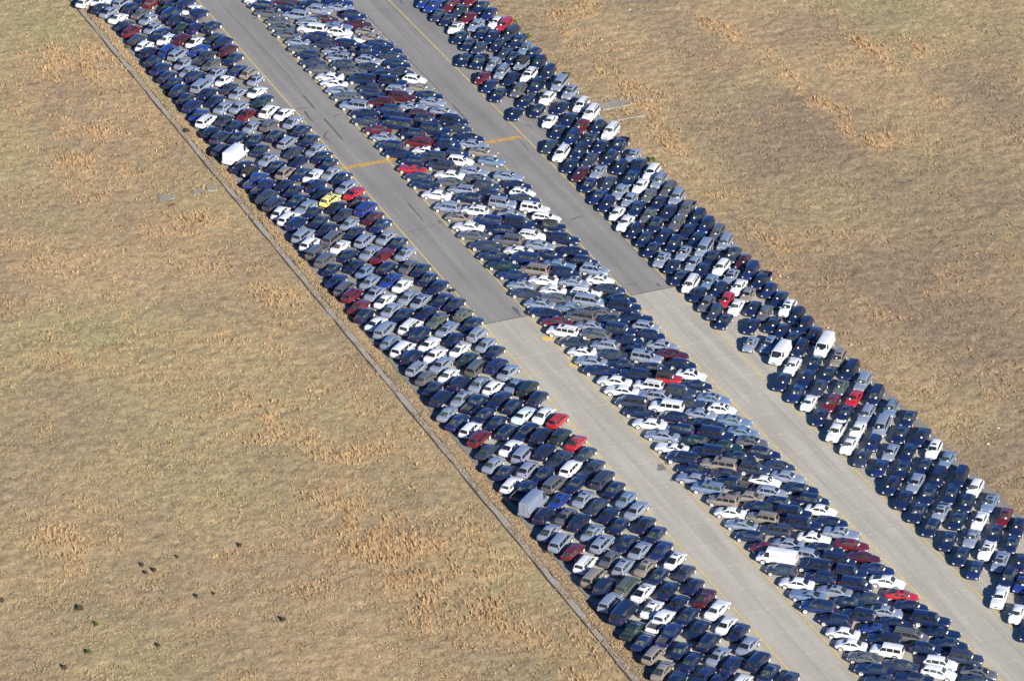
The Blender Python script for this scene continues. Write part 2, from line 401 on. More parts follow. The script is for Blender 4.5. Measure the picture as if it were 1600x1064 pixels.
def field_mat():
    m, nt, b = new_mat('dry_field_soil_and_thatch')
    n1 = noise(nt, 0.022, 5, 0.6)
    n2 = noise(nt, 0.35, 6, 0.7)
    n3 = noise(nt, 2.6, 6, 0.75)
    n4 = noise(nt, 0.045, 4, 0.6)
    base = ramp(nt, n1.outputs[0], [(0.36, (0.225, 0.172, 0.124)), (0.52, (0.285, 0.222, 0.152)), (0.66, (0.268, 0.222, 0.148))])
    green = ramp(nt, n4.outputs[0], [(0.52, (0, 0, 0)), (0.70, (1, 1, 1))])
    o = mix(nt, green.outputs[0], base.outputs[0], (0.232, 0.208, 0.126))
    c2 = ramp(nt, n2.outputs[0], [(0.32, (0.78, 0.77, 0.75)), (0.68, (1.18, 1.17, 1.15))])
    c3 = ramp(nt, n3.outputs[0], [(0.30, (0.70, 0.70, 0.70)), (0.70, (1.25, 1.25, 1.25))])
    o = mix(nt, 1.0, o, c2.outputs[0], 'MULTIPLY')
    o = mix(nt, 1.0, o, c3.outputs[0], 'MULTIPLY')
    nt.links.new(o, b.inputs['Base Color'])
    b.inputs['Roughness'].default_value = 1.0
    b.inputs['Specular IOR Level'].default_value = 0.1
    bp = nt.nodes.new('ShaderNodeBump')
    bp.inputs['Strength'].default_value = 1.0
    bp.inputs['Distance'].default_value = 0.35
    n5 = noise(nt, 1.4, 6, 0.7)
    nt.links.new(n5.outputs[0], bp.inputs['Height'])
    nt.links.new(bp.outputs[0], b.inputs['Normal'])
    return m

def attr_mat(name, rough=0.9):
    m, nt, b = new_mat(name)
    a = nt.nodes.new('ShaderNodeAttribute')
    a.attribute_name = 'tint'
    n = noise(nt, 4.0)
    r = ramp(nt, n.outputs[0], [(0.3, (0.85, 0.85, 0.85)), (0.7, (1.1, 1.1, 1.1))])
    nt.links.new(mix(nt, 1.0, a.outputs['Color'], r.outputs[0], 'MULTIPLY'), b.inputs['Base Color'])
    b.inputs['Roughness'].default_value = rough
    b.inputs['Specular IOR Level'].default_value = 0.15
    return m

def worn_paint(name, c, under, lo=0.34, hi=0.44, scale=2.5):
    m, nt, b = new_mat(name)
    n = noise(nt, scale, 6, 0.7)
    r = ramp(nt, n.outputs[0], [(lo, (0, 0, 0)), (hi, (1, 1, 1))])
    nt.links.new(mix(nt, r.outputs[0], under, c), b.inputs['Base Color'])
    b.inputs['Roughness'].default_value = 0.75
    return m

M_ASPH = asphalt_mat()
M_CONC = [concrete_mat('weathered_concrete', 1.0), concrete_mat('weathered_concrete_pale', 1.015), concrete_mat('weathered_concrete_grey', 0.975)]
M_JOINT = simple('joint_sealant_and_dirt', (0.17, 0.158, 0.135), 0.95)
M_FIELD = field_mat()
M_GRASS = attr_mat('dry_grass_blades')
M_LEAF = attr_mat('shrub_leaves')
M_YELLOW = worn_paint('worn_yellow_line_paint', (0.60, 0.42, 0.085), (0.24, 0.215, 0.165), 0.36, 0.50)
M_ORANGE = worn_paint('worn_orange_bar_paint', (0.50, 0.28, 0.045), (0.19, 0.14, 0.105), 0.40, 0.52, 1.9)
M_SKID = simple('tyre_rubber_smear', (0.095, 0.092, 0.092), 0.8)
M_CRACK = simple('crack_filler', (0.075, 0.073, 0.072), 0.85)
M_GRAVEL = None
def gravel_mat():
    m, nt, b = new_mat('cracked_old_shoulder')
    n = noise(nt, 0.5, 6, 0.7); n2 = noise(nt, 4.0, 6, 0.8)
    c = ramp(nt, n.outputs[0], [(0.35, (0.255, 0.222, 0.172)), (0.52, (0.28, 0.258, 0.218)), (0.62, (0.295, 0.228, 0.145))])
    d = ramp(nt, n2.outputs[0], [(0.35, (0.7, 0.7, 0.7)), (0.65, (1.25, 1.25, 1.25))])
    nt.links.new(mix(nt, 1.0, c.outputs[0], d.outputs[0], 'MULTIPLY'), b.inputs['Base Color'])
    b.inputs['Roughness'].default_value = 1.0
    return m
M_GRAVEL = gravel_mat()
M_OIL = simple('oil_stain', (0.15, 0.14, 0.125), 0.6)

# ------------------------------------------------------------------ ground, runway
def left_edge(a):  return -33.45 - 0.0065 * a        # outer edge of the pavement on the ditch side
def ditch_edge(a): return -36.25 - 0.0055 * a        # where the old shoulder ends and drops into the field
def right_edge(a): return 32.35 + 0.25 * math.sin(a * 0.21) + 0.2 * math.sin(a * 0.083 + 1)

S = 3000.0
v, f = quad_sheet([(-S, -S), (S, -S), (S, S), (-S, S)], -0.55)
tag(mesh_obj('ground', v, f, M_FIELD), 'dry tan grass field around the runway', None, None, 'structure')

A0, A1, AJ = -420.0, 420.0, 0.32
def strip_mesh(name, fl, fr, a0, a1, step, z, thick, mats, parent=None):
    ys = list(np.arange(a0, a1 + 0.01, step))
    v, f = [], []
    for y in ys:
        v += [(fl(y), y, z), (fr(y), y, z), (fl(y), y, z - thick), (fr(y), y, z - thick)]
    for i in range(len(ys) - 1):
        k = 4 * i
        f += [(k, k + 1, k + 5, k + 4), (k + 2, k, k + 4, k + 6), (k + 1, k + 3, k + 7, k + 5)]
    return mesh_obj(name, v, f, mats, parent)

runway = tag(strip_mesh('runway', left_edge, right_edge, AJ, A1, 4.0, 0.0, 0.4, M_ASPH), 'grey asphalt runway with yellow lines and rows of parked cars', None, None, 'structure')
apron = tag(strip_mesh('concrete_apron', left_edge, right_edge, A0, AJ - 0.05, 4.0, -0.02, 0.4, M_JOINT), 'pale concrete end of the runway laid in slabs', None, None, 'structure')

# concrete slabs, 3.81 x 6.10 m, each its own piece; only as far as the frame reaches
SW, SL = 3.81, 6.10
slab_cache = {}
for j in range(0, 21):
    y1 = AJ - 0.05 - j * SL; y0 = y1 - SL
    for i in range(-9, 9):
        x0 = -0.35 + i * SW; x1 = x0 + SW
        if x0 < left_edge((y0 + y1) / 2) or x1 > 33.5:
            continue
        # leave out what the photo's frame does not reach
        dx, dy = (x0 + x1) / 2 - cam.location.x, (y0 + y1) / 2 - cam.location.y
        fw = dx * _f[0] + dy * _f[1]; rt = dx * _r[0] + dy * _r[1]
        dep = fw * math.cos(PITCH) + CAM_H * math.sin(PITCH)
        px = CX + FPX * rt / dep
        py = CY - FPX * (fw * math.sin(PITCH) - CAM_H * math.cos(PITCH)) / dep
        if px > 1680 or py > 1130 or px < -60:
            continue
        g = 0.016
        k = random.choice((0, 0, 0, 1, 1, 2))
        if k not in slab_cache:
            c = 0.03
            vv = [(-SW / 2 + g, -SL / 2 + g, 0), (SW / 2 - g, -SL / 2 + g, 0), (SW / 2 - g, SL / 2 - g, 0), (-SW / 2 + g, SL / 2 - g, 0)]
            lo = [(p[0], p[1], -0.02) for p in vv]
            hi = [(p[0] * (1 - c / SW), p[1] * (1 - c / SL), 0.0) for p in vv]
            mid = [(p[0], p[1], -0.006) for p in vv]
            V = lo + mid + hi
            F_ = [(8, 9, 10, 11)]
            for q in range(4):
                r = (q + 1) % 4
                F_ += [(q, r, 4 + r, 4 + q), (4 + q, 4 + r, 8 + r, 8 + q)]
            me = bpy.data.meshes.new('concrete_slab'); me.from_pydata(V, [], F_); me.materials.append(M_CONC[k]); me.update()
            slab_cache[k] = me
        o = bpy.data.objects.new('concrete_slab', slab_cache[k]); col.objects.link(o); o.parent = apron
        o.location = ((x0 + x1) / 2, (y0 + y1) / 2, random.uniform(-0.004, 0.003))

# painted lines
LINES = (-15.55, -7.85, 9.38, 17.0)
for b in LINES:
    for (p, a0, a1) in ((apron, A0, AJ), (runway, AJ, A1)):
        v, f = quad_sheet([(b - 0.095, a0), (b + 0.095, a0), (b + 0.095, a1), (b - 0.095, a1)], 0.008)
        mesh_obj('yellow_line', v, f, M_YELLOW, p)
for (b0, b1) in ((-16.3, -5.6), (9.9, 16.35)):
    v, f = quad_sheet([(b0, 60.45), (b1, 60.45), (b1, 61.6), (b0, 61.6)], 0.004)
    mesh_obj('orange_bar_marking', v, f, M_ORANGE, runway)
for pts in (((889, 571), (897, 560), (912, 575), (895, 573)), ((846, 527), (858, 524), (866, 533), (848, 532))):
    q = ccw([ground(*p) for p in pts]); v, f = quad_sheet(q, 0.005)
    mesh_obj('yellow_patch_marking', v, f, M_YELLOW, apron)
# dark seam where asphalt meets concrete
for (b0, b1) in ((-15.4, -7.95), (9.5, 16.9)):
    v, f = quad_sheet([(b0, AJ - 0.10), (b1, AJ - 0.10), (b1, AJ + 0.10), (b0, AJ + 0.10)], 0.006)
    mesh_obj('joint_seam', v, f, M_CRACK, runway)

def ribbon(name, pix, w0, w1, mat, parent, z, jit=0.0):
    pts = [ground(*p) for p in pix]
    # subdivide
    P = []
    for i in range(len(pts) - 1):
        n = max(2, int(math.dist(pts[i], pts[i + 1]) / 0.8))
        for k in range(n):
            t = k / n
            P.append((pts[i][0] * (1 - t) + pts[i + 1][0] * t + random.uniform(-jit, jit), pts[i][1] * (1 - t) + pts[i + 1][1] * t + random.uniform(-jit, jit)))
    P.append(pts[-1])
    v, f = [], []
    n = len(P)
    for i, p in enumerate(P):
        q0 = P[max(0, i - 1)]; q1 = P[min(n - 1, i + 1)]
        dx, dy = q1[0] - q0[0], q1[1] - q0[1]; l = math.hypot(dx, dy) or 1
        t = i / (n - 1)
        w = (w0 + (w1 - w0) * t) * (0.25 + 0.75 * min(1, 6 * min(t, 1 - t) + 0.1)) / 2 * random.uniform(0.8, 1.2)
        v += [(p[0] - dy / l * w, p[1] + dx / l * w, z), (p[0] + dy / l * w, p[1] - dx / l * w, z)]
    for i in range(n - 1):
        f.append((2 * i + 1, 2 * i + 3, 2 * i + 2, 2 * i))
    return mesh_obj(name, v, f, mat, parent)

for pix, w0, w1 in ((((473, 149), (483, 160), (492, 171)), .45, .4), (((461, 171), (472, 169.5), (486, 168)), .3, .2), (((476, 174), (482, 184), (490, 191)), .7, .15),
                    (((505.6, 185), (521, 202), (537, 221)), .5, .3), (((514, 204), (507, 211), (507, 216), (515, 221)), .35, .3), (((520, 184), (527, 180.5), (535, 178)), .3, .3),
                    (((636, 316), (649, 331), (662, 346)), .3, .2), (((684, 345), (690, 349)), .8, .4), (((800, 479), (806, 484), (810, 490), (814, 495)), .9, .15),
                    (((892, 344), (902, 340), (911, 337)), .4, .2), (((1026, 442), (1030, 447), (1036, 449)), .5, .2), (((625, 1), (630, 7)), .7, .3),
                    (((394, 30), (402, 29)), .9, .5), (((820, 195), (828, 198), (833, 203)), .35, .1), (((698, 6), (708, 4)), .3, .2)):
    ribbon('tyre_mark', pix, w0, w1, M_SKID, runway, 0.004)
for pix, w in ((((340, 0), (395, 60), (450, 117), (473, 149)), .10), (((560, 11), (610, 64), (650, 105), (681, 136), (705, 162)), .16), (((705, 162), (734, 193)), .28),
               (((972, 447), (985, 444), (997, 444)), .12), (((631, 365), (669, 354), (692, 348)), .10), (((570, 19), (592, 16), (612, 13)), .08), (((808, 215), (815, 222), (826, 236)), .12)):
    ribbon('crack', pix, w, w, M_CRACK, runway, 0.0065, 0.06)
for pix, r in (((1034, 731), 0.75), ((1041, 724), 0.4), ((1050, 750), 0.35)):
    c = ground(*pix)
    pts = [(c[0] + r * math.cos(t) * random.uniform(.6, 1.3), c[1] + 1.3 * r * math.sin(t) * random.uniform(.6, 1.3)) for t in np.linspace(0, 2 * math.pi, 15)[:-1]]
    v, f = quad_sheet(pts, 0.005); mesh_obj('oil_stain', v, f, M_OIL, apron)

# old cracked shoulder along the ditch side, raised above the field
strip_o = strip_mesh('old_shoulder_path', ditch_edge, lambda a: ditch_edge(a) + 0.98 + 0.1 * math.sin(a * .3) + 0.08 * math.sin(a * 0.9) + .07 * math.sin(a * 2.3), -400, 420, 1.5, -0.16, 0.5, M_GRAVEL)
tag(strip_o, 'grey cracked shoulder strip between field and parked cars', None, None, 'structure')
bank = strip_mesh('grass_verge', lambda a: ditch_edge(a) + 1.0, left_edge, -400, 420, 4.0, -0.125, 0.4, M_FIELD)
tag(bank, 'narrow dry grass verge beside the parked cars', None, None, 'structure')

# dark open gap where the shoulder has broken away from the field
gap = strip_mesh('shoulder_gap', lambda a: ditch_edge(a) - .08 - .12 * math.sin(a * .37) * math.sin(a * .11), lambda a: ditch_edge(a) + .08 + .05 * math.sin(a * .8), -400, 420, 1.0, -0.152, 0.3, simple('gap_soil', (.06, .052, .045), 1.0))
tag(gap, 'dark gap along the broken shoulder edge', None, None, 'structure')

# broken slabs lying in the fields
M_OLD = concrete_mat('old_slab_concrete', 0.66)
def slab_thing(name, pix, z0, z1, mat, label, cat):
    q = ccw([ground(*p, -0.2) for p in pix]); n = len(q)
    cx, cy = sum(p[0] for p in q) / n, sum(p[1] for p in q) / n
    v = [(p[0] - cx, p[1] - cy, z0) for p in q] + [(p[0] - cx, p[1] - cy, z1 - 0.02) for p in q] + [((p[0] - cx) * .97, (p[1] - cy) * .97, z1) for p in q]
    f = [tuple(range(2 * n, 3 * n))]
    for i in range(n):
        j = (i + 1) % n
        f += [(i, j, n + j, n + i), (n + i, n + j, 2 * n + j, 2 * n + i)]
    o = mesh_obj(name, v, f, mat); o.location = (cx, cy, 0)
    return tag(o, label, cat)
slab_thing('concrete_pad', ((934, 165), (958, 156), (985, 153), (1011, 150), (1020, 156), (1000, 160), (970, 167), (942, 172)), -0.40, -0.16, M_OLD, 'long grey concrete pad in the field beside the outer parked rows', 'concrete pad')
slab_thing('concrete_kerb', ((963, 186), (1007, 179), (1008, 181), (964, 188)), -0.35, -0.16, M_OLD, 'thin half-buried concrete kerb near the long grey pad', 'kerb')
slab_thing('concrete_slab', ((247, 307), (258, 305), (274, 305), (273, 310), (259, 314), (249, 313)), -0.40, -0.17, M_OLD, 'broken concrete slab in the dry grass beside a rusty plate', 'slab')
slab_thing('concrete_slab', ((301, 299), (312, 296), (319, 297), (318, 302), (303, 305)), -0.40, -0.17, M_OLD, 'small broken concrete slab in grass near the old shoulder', 'slab')
slab_thing('concrete_slab', ((322, 293), (330, 291), (340, 293), (336, 298), (324, 298)), -0.35, -0.13, M_OLD, 'sunken crumbling slab end against the old shoulder', 'slab')
slab_thing('rusty_plate', ((261, 320), (272, 317), (275, 320), (265, 324)), -0.33, -0.16, simple('rust', (0.17, 0.075, 0.05), .9), 'rusty red brown plate lying in the dry grass', 'metal plate')

# ------------------------------------------------------------------ grass (stuff)
def screen(X, Y, Z=-0.25):
    dx = X - cam.location.x; dy = Y - cam.location.y
    fw = dx * _f[0] + dy * _f[1]; rt = dx * _r[0] + dy * _r[1]
    dep = fw * math.cos(PITCH) + (CAM_H - Z) * math.sin(PITCH)
    return CX + FPX * rt / dep, CY - FPX * (fw * math.sin(PITCH) - (CAM_H - Z) * math.cos(PITCH)) / dep

def tufts(name, X, Y, Z, h, w, blades, c_root, c_tip, lean, label, parent=None):
    """every tuft a small fan of pointed blades; one mesh, numpy built"""
    n = len(X); nb = blades
    T = n * nb
    X = np.repeat(X, nb); Y = np.repeat(Y, nb); Zr = np.repeat(Z, nb); H = np.repeat(h, nb) * rng.uniform(.6, 1.15, T); W = np.repeat(w, nb)
    ang = rng.uniform(0, 2 * np.pi, T)
    bx = X + rng.normal(0, .26, T) * W; by = Y + rng.normal(0, .26, T) * W
    bw = W * rng.uniform(.16, .30, T)
    ca, sa = np.cos(ang), np.sin(ang)
    lx = rng.normal(0, .24, T) * H + lean[0] * H; ly = rng.normal(0, .24, T) * H + lean[1] * H
    co = np.empty((T, 3, 3), np.float32)
    co[:, 0, 0] = bx - ca * bw; co[:, 0, 1] = by - sa * bw; co[:, 0, 2] = Zr
    co[:, 1, 0] = bx + ca * bw; co[:, 1, 1] = by + sa * bw; co[:, 1, 2] = Zr
    co[:, 2, 0] = bx + lx; co[:, 2, 1] = by + ly; co[:, 2, 2] = Zr + H
    me = bpy.data.meshes.new(name)
    me.vertices.add(T * 3); me.loops.add(T * 3); me.polygons.add(T)
    me.vertices.foreach_set('co', co.ravel())
    idx = np.arange(T * 3, dtype=np.int32)
    me.loops.foreach_set('vertex_index', idx)
    me.polygons.foreach_set('loop_start', np.arange(0, T * 3, 3, dtype=np.int32))
    me.update(calc_edges=True)
    at = me.attributes.new('tint', 'FLOAT_COLOR', 'POINT')
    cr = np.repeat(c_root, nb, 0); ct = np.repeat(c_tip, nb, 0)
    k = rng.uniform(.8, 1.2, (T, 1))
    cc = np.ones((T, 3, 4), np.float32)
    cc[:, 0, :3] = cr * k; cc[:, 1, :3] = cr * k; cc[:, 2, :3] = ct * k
    at.data.foreach_set('color', cc.ravel())
    me.materials.append(M_GRASS)
    o = bpy.data.objects.new(name, me); col.objects.link(o)
    return tag(o, label, None, None, 'stuff')

def blob(px, py, cx, cy, rx, ry, ang=0.0):
    c, s = math.cos(ang), math.sin(ang)
    u = ((px - cx) * c + (py - cy) * s) / rx; v = (-(px - cx) * s + (py - cy) * c) / ry
    return np.exp(-(u * u + v * v))

def field_points(n):
    px = rng.uniform(-60, 1660, n); py = rng.uniform(-50, 1130, n)
    # to the ground at -0.3, weighted so that the density is even over the ground
    u = (px - CX) / FPX; v = (CY - py) / FPX
    fw = math.cos(PITCH) + v * math.sin(PITCH); dn = math.sin(PITCH) - v * math.cos(PITCH)
    t = (CAM_H + 0.3) / dn
    X = (_r[0] * u + _f[0] * fw) * t - _o[0]; Y = (_r[1] * u + _f[1] * fw) * t - _o[1]
    keep = (X < ditch_edge(Y) - 0.12) | (X > 33.0 + 0.3 * np.sin(Y * .21))
    return X[keep], Y[keep], px[keep], py[keep]


straw = np.array([.315, .238, .148]); grn = np.array([.258, .234, .130]); brn = np.array([.222, .172, .124]); org = np.array([.415, .280, .148])
def masks(X, Y, px, py):
    # how much tall broom grass grows where: patches seen in the photograph, broken up by noise
    B = lambda *q: blob(px, py, *q)
    tall = (0.9 * B(90, 210, 110, 45, .5) + 0.6 * B(120, 110, 120, 60, .6) + 0.9 * B(250, 350, 95, 45, .1) + .8 * B(30, 385, 50, 35)
            + .7 * B(60, 560, 70, 28) + .7 * B(300, 560, 80, 35) + .7 * B(110, 870, 120, 50) + .6 * B(560, 760, 100, 60, .7) + .8 * B(690, 900, 130, 80, .8)
            + .6 * B(560, 860, 90, 35) + .5 * B(330, 860, 50, 30) + .4 * B(400, 650, 110, 40, .4) + .55 * B(540, 640, 60, 60, .8) + .5 * B(840, 1000, 120, 40, .6) + .45 * B(440, 470, 120, 30, .8)
            + 1.2 * B(1130, 50, 80, 10, .55) + 1.3 * B(1240, 130, 55, 13, .75) + 1.3 * B(1345, 60, 75, 12, .75) + .9 * B(1440, 80, 22, 9, .8) + 1.1 * B(1450, 145, 32, 9, .6)
            + .7 * B(1320, 190, 120, 18, .7) + .9 * B(1400, 220, 30, 12) + .6 * B(960, 110, 120, 18, .8) + .7 * B(1010, 190, 60, 30, .9) + .55 * B(1080, 260, 90, 20, .8)
            + .6 * B(900, 60, 90, 18, .9) + .5 * B(1200, 370, 60, 20, .8) + .3 * B(1400, 520, 60, 20, .8) + .7 * B(920, 40, 50, 40))
    tn = vnoise(X, Y, 9.0, 1) * .5 + vnoise(X, Y, 3.2, 2) * .5
    p_tall = np.clip(tall * np.clip((tn - .22) * 2.3, 0.05, 1.15) + np.clip((tn - .56) * 1.4, 0, .25), 0, 1)
    green = np.clip(vnoise(X, Y, 24, 3) * 1.1 - .42 + .9 * B(70, 350, 90, 45, .3) + .6 * B(130, 510, 110, 50) + .4 * B(1180, 120, 60, 60) + .35 * B(1430, 40, 150, 60) + .3 * B(1130, 160, 60, 30) + .3 * B(60, 60, 70, 50), 0, 1)
    brown = np.clip(vnoise(X, Y, 15, 5) * 1.1 - .42 + .8 * B(1260, 190, 130, 40, .6) + .7 * B(1050, 50, 110, 40, .6) + .55 * B(1500, 520, 250, 280) + .6 * B(1560, 90, 60, 70) + .5 * B(1200, 280, 120, 50, .4) + .4 * B(250, 1000, 320, 90) + .3 * B(420, 740, 60, 60), 0, 1)
    return p_tall, green, brown
def field_tint(p_tall, green, brown):
    g = green[:, None]; b = brown[:, None]; t = p_tall[:, None]
    c = straw * (1 - g) + grn * g
    c = c * (1 - b) + brn * b
    rust = np.array([.385, .258, .142])
    return (c * (1 - .8 * t) + rust * .8 * t) * np.array([1.06, 1.04, .95])

# the near field as a rough sheet: hummocks of matted grass, half a metre apart
GS = 0.5
gx0, gx1, gy0, gy1 = -122.0, 136.0, -140.0, 172.0
nx, ny = int((gx1 - gx0) / GS) + 1, int((gy1 - gy0) / GS) + 1
GX, GY = np.meshgrid(np.linspace(gx0, gx1, nx), np.linspace(gy0, gy1, ny))
GX = GX.ravel(); GY = GY.ravel()
spx, spy = screen(GX, GY)
inside = (spx > -110) & (spx < 1710) & (spy > -90) & (spy < 1160) & ((GX < -34.0) | (GX > 31.0))
JX = GX + rng.uniform(-.2, .2, len(GX)); JY = GY + rng.uniform(-.2, .2, len(GX))
pt, gr, br = masks(GX, GY, spx, spy)
hum = (vnoise(GX, GY, 1.1, 21) - .5) * .16 + (vnoise(GX, GY, 5, 22) - .5) * .14 + rng.uniform(-.07, .07, len(GX)) + pt * rng.uniform(0, .16, len(GX))
edge = np.clip(np.minimum(np.abs(GX - ditch_edge(GY)), np.abs(GX - 32.6)) / 1.5, 0, 1)
GZ = -.30 + hum * edge
tint = field_tint(pt, gr, br) * (1 + (vnoise(GX, GY, .9, 23) - .5) * .35 + rng.uniform(-.16, .16, len(GX)))[:, None]
idx = np.arange(nx * ny).reshape(ny, nx)
q = np.stack([idx[:-1, :-1], idx[:-1, 1:], idx[1:, 1:], idx[1:, :-1]], -1).reshape(-1, 4)
q = q[inside[q].all(1)]
used = np.unique(q); remap = np.full(nx * ny, -1, np.int64); remap[used] = np.arange(len(used)); q = remap[q]
me = bpy.data.meshes.new('dry_field')
me.vertices.add(len(used)); me.vertices.foreach_set('co', np.stack([JX[used], JY[used], GZ[used]], 1).astype(np.float32).ravel())
me.loops.add(q.size); me.loops.foreach_set('vertex_index', q.astype(np.int32).ravel())
me.polygons.add(len(q)); me.polygons.foreach_set('loop_start', np.arange(0, q.size, 4, dtype=np.int32))
me.update(calc_edges=True)
at = me.attributes.new('tint', 'FLOAT_COLOR', 'POINT')
cc = np.ones((len(used), 4), np.float32); cc[:, :3] = tint[used]
at.data.foreach_set('color', cc.ravel())
def thatch_mat():
    m, nt, b = new_mat('matted_dry_grass')
    a = nt.nodes.new('ShaderNodeAttribute'); a.attribute_name = 'tint'
    n2 = noise(nt, 1.5, 6, .75); n3 = noise(nt, 6.0, 4, .7)
    r2 = ramp(nt, n2.outputs[0], [(.3, (.80, .79, .78)), (.7, (1.16, 1.16, 1.16))])
    r3 = ramp(nt, n3.outputs[0], [(.3, (.80, .80, .80)), (.7, (1.18, 1.18, 1.18))])
    o = mix(nt, 1.0, mix(nt, 1.0, a.outputs['Color'], r2.outputs[0], 'MULTIPLY'), r3.outputs[0], 'MULTIPLY')
    nt.links.new(o, b.inputs['Base Color'])
    b.inputs['Roughness'].default_value = 1.0; b.inputs['Specular IOR Level'].default_value = .1
    bp = nt.nodes.new('ShaderNodeBump'); bp.inputs['Strength'].default_value = .9; bp.inputs['Distance'].default_value = .2
    nt.links.new(n2.outputs[0], bp.inputs['Height']); nt.links.new(bp.outputs[0], b.inputs['Normal'])
    return m
me.materials.append(thatch_mat())
o = bpy.data.objects.new('dry_field', me); col.objects.link(o)
tag(o, 'tan dry grass field in patches of straw, green and brown', None, None, 'structure')

X, Y, px, py = field_points(210000)
pt, gr, br = masks(X, Y, px, py)
is_tall = rng.random(len(X)) < pt * .72
sel = ~is_tall & (rng.random(len(X)) < .75)
n = sel.sum()
c = field_tint(pt[sel], gr[sel], br[sel]) * rng.uniform(.85, 1.2, (n, 1))
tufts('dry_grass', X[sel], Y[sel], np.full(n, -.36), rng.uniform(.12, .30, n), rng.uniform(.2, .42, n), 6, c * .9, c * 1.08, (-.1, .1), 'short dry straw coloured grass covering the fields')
n = is_tall.sum()
c = (org * .5 + field_tint(pt[is_tall], gr[is_tall], br[is_tall]) * .5) * rng.uniform(.85, 1.12, (n, 1))
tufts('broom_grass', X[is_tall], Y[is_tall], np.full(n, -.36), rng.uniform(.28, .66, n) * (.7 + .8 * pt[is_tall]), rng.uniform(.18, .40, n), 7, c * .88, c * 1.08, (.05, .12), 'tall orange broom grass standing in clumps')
# the verge between the old shoulder and the cars
m_ = 12000
Yv = rng.uniform(-125, 165, m_); Xv = ditch_edge(Yv) + 1.05 + rng.random(m_) ** .8 * (left_edge(Yv) - ditch_edge(Yv) - 1.05)
c = (org * .35 + straw * .65) * rng.uniform(.8, 1.25, (m_, 1))
gsel = vnoise(Xv, Yv, 9, 11) > .6
c[gsel] = c[gsel] * .5 + grn * .5
hv = np.where(Yv > 10, rng.uniform(.10, .36, m_), rng.uniform(.05, .17, m_)) * (.5 + vnoise(Xv, Yv, 4, 12))
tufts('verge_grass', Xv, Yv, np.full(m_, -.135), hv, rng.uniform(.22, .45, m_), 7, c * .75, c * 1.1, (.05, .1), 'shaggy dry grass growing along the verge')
# lip of the field along the shoulder
m_ = 5200
Yv = rng.uniform(-125, 165, m_); Xv = ditch_edge(Yv) + 0.22 + np.abs(rng.normal(0.0, .75, m_))
ks = vnoise(Xv, Yv, 3, 14) > .40
Yv, Xv = Yv[ks], Xv[ks]; m_ = len(Xv)
c = straw * rng.uniform(.6, 1.1, (m_, 1))
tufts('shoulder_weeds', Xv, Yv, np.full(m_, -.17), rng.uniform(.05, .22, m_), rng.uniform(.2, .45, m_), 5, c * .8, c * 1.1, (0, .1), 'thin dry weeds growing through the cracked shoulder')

# ------------------------------------------------------------------ shrubs, litter
def shrub(pix, r, h, c, label, cat, name, z=-0.3, nleaf=170):
    gx, gy = ground(*pix, z + h * .4)
    root = bpy.data.objects.new(name, None); col.objects.link(root); root.location = (gx, gy, z)
    tag(root, label, cat, 'small bushes by the parked rows' if name == 'bush' else 'dark shrubs dotted over the dry field')
    v, f, cols = [], [], []
    for i in range(nleaf):
        th = random.uniform(0, 2 * math.pi); ph = random.random() ** .7
        rr = r * (0.35 + 0.65 * random.random()) * (1 - .55 * ph) * (1 + .3 * math.sin(3 * th + r * 7))
        x, y, zz = rr * math.cos(th), rr * math.sin(th), .12 * h + .88 * h * ph
        s = random.uniform(.09, .2) * (r / .7) ** .5
        d1 = [random.gauss(0, 1) for _ in range(3)]; d2 = [random.gauss(0, 1) for _ in range(3)]
        l1 = math.sqrt(sum(q * q for q in d1)); l2 = math.sqrt(sum(q * q for q in d2))
        a = [q / l1 * s for q in d1]; b = [q / l2 * s for q in d2]
        k = len(v)
        v += [(x - a[0], y - a[1], zz - a[2]), (x + b[0], y + b[1], zz + b[2]), (x + a[0], y + a[1], zz + a[2]), (x - b[0], y - b[1], zz - b[2])]
        f.append((k, k + 1, k + 2, k + 3))
        m = random.uniform(.65, 1.3)
        cols += [(c[0] * m, c[1] * m, c[2] * m, 1)] * 4
    o = mesh_obj('crown', v, f, M_LEAF, root)
    at = o.data.attributes.new('tint', 'FLOAT_COLOR', 'POINT'); at.data.foreach_set('color', np.array(cols, np.float32).ravel())
    o['kind'] = 'stuff'
    vs, fs = [], []
    for i in range(6):
        t = i * math.pi / 3
        vs += [(.05 * math.cos(t), .05 * math.sin(t), -.05), (.02 * math.cos(t), .02 * math.sin(t), .55 * h)]
    for i in range(6):
        j = (i + 1) % 6; fs.append((2 * i, 2 * j, 2 * j + 1, 2 * i + 1))
    mesh_obj('stem', vs, fs, M_BARK, root)
    return root

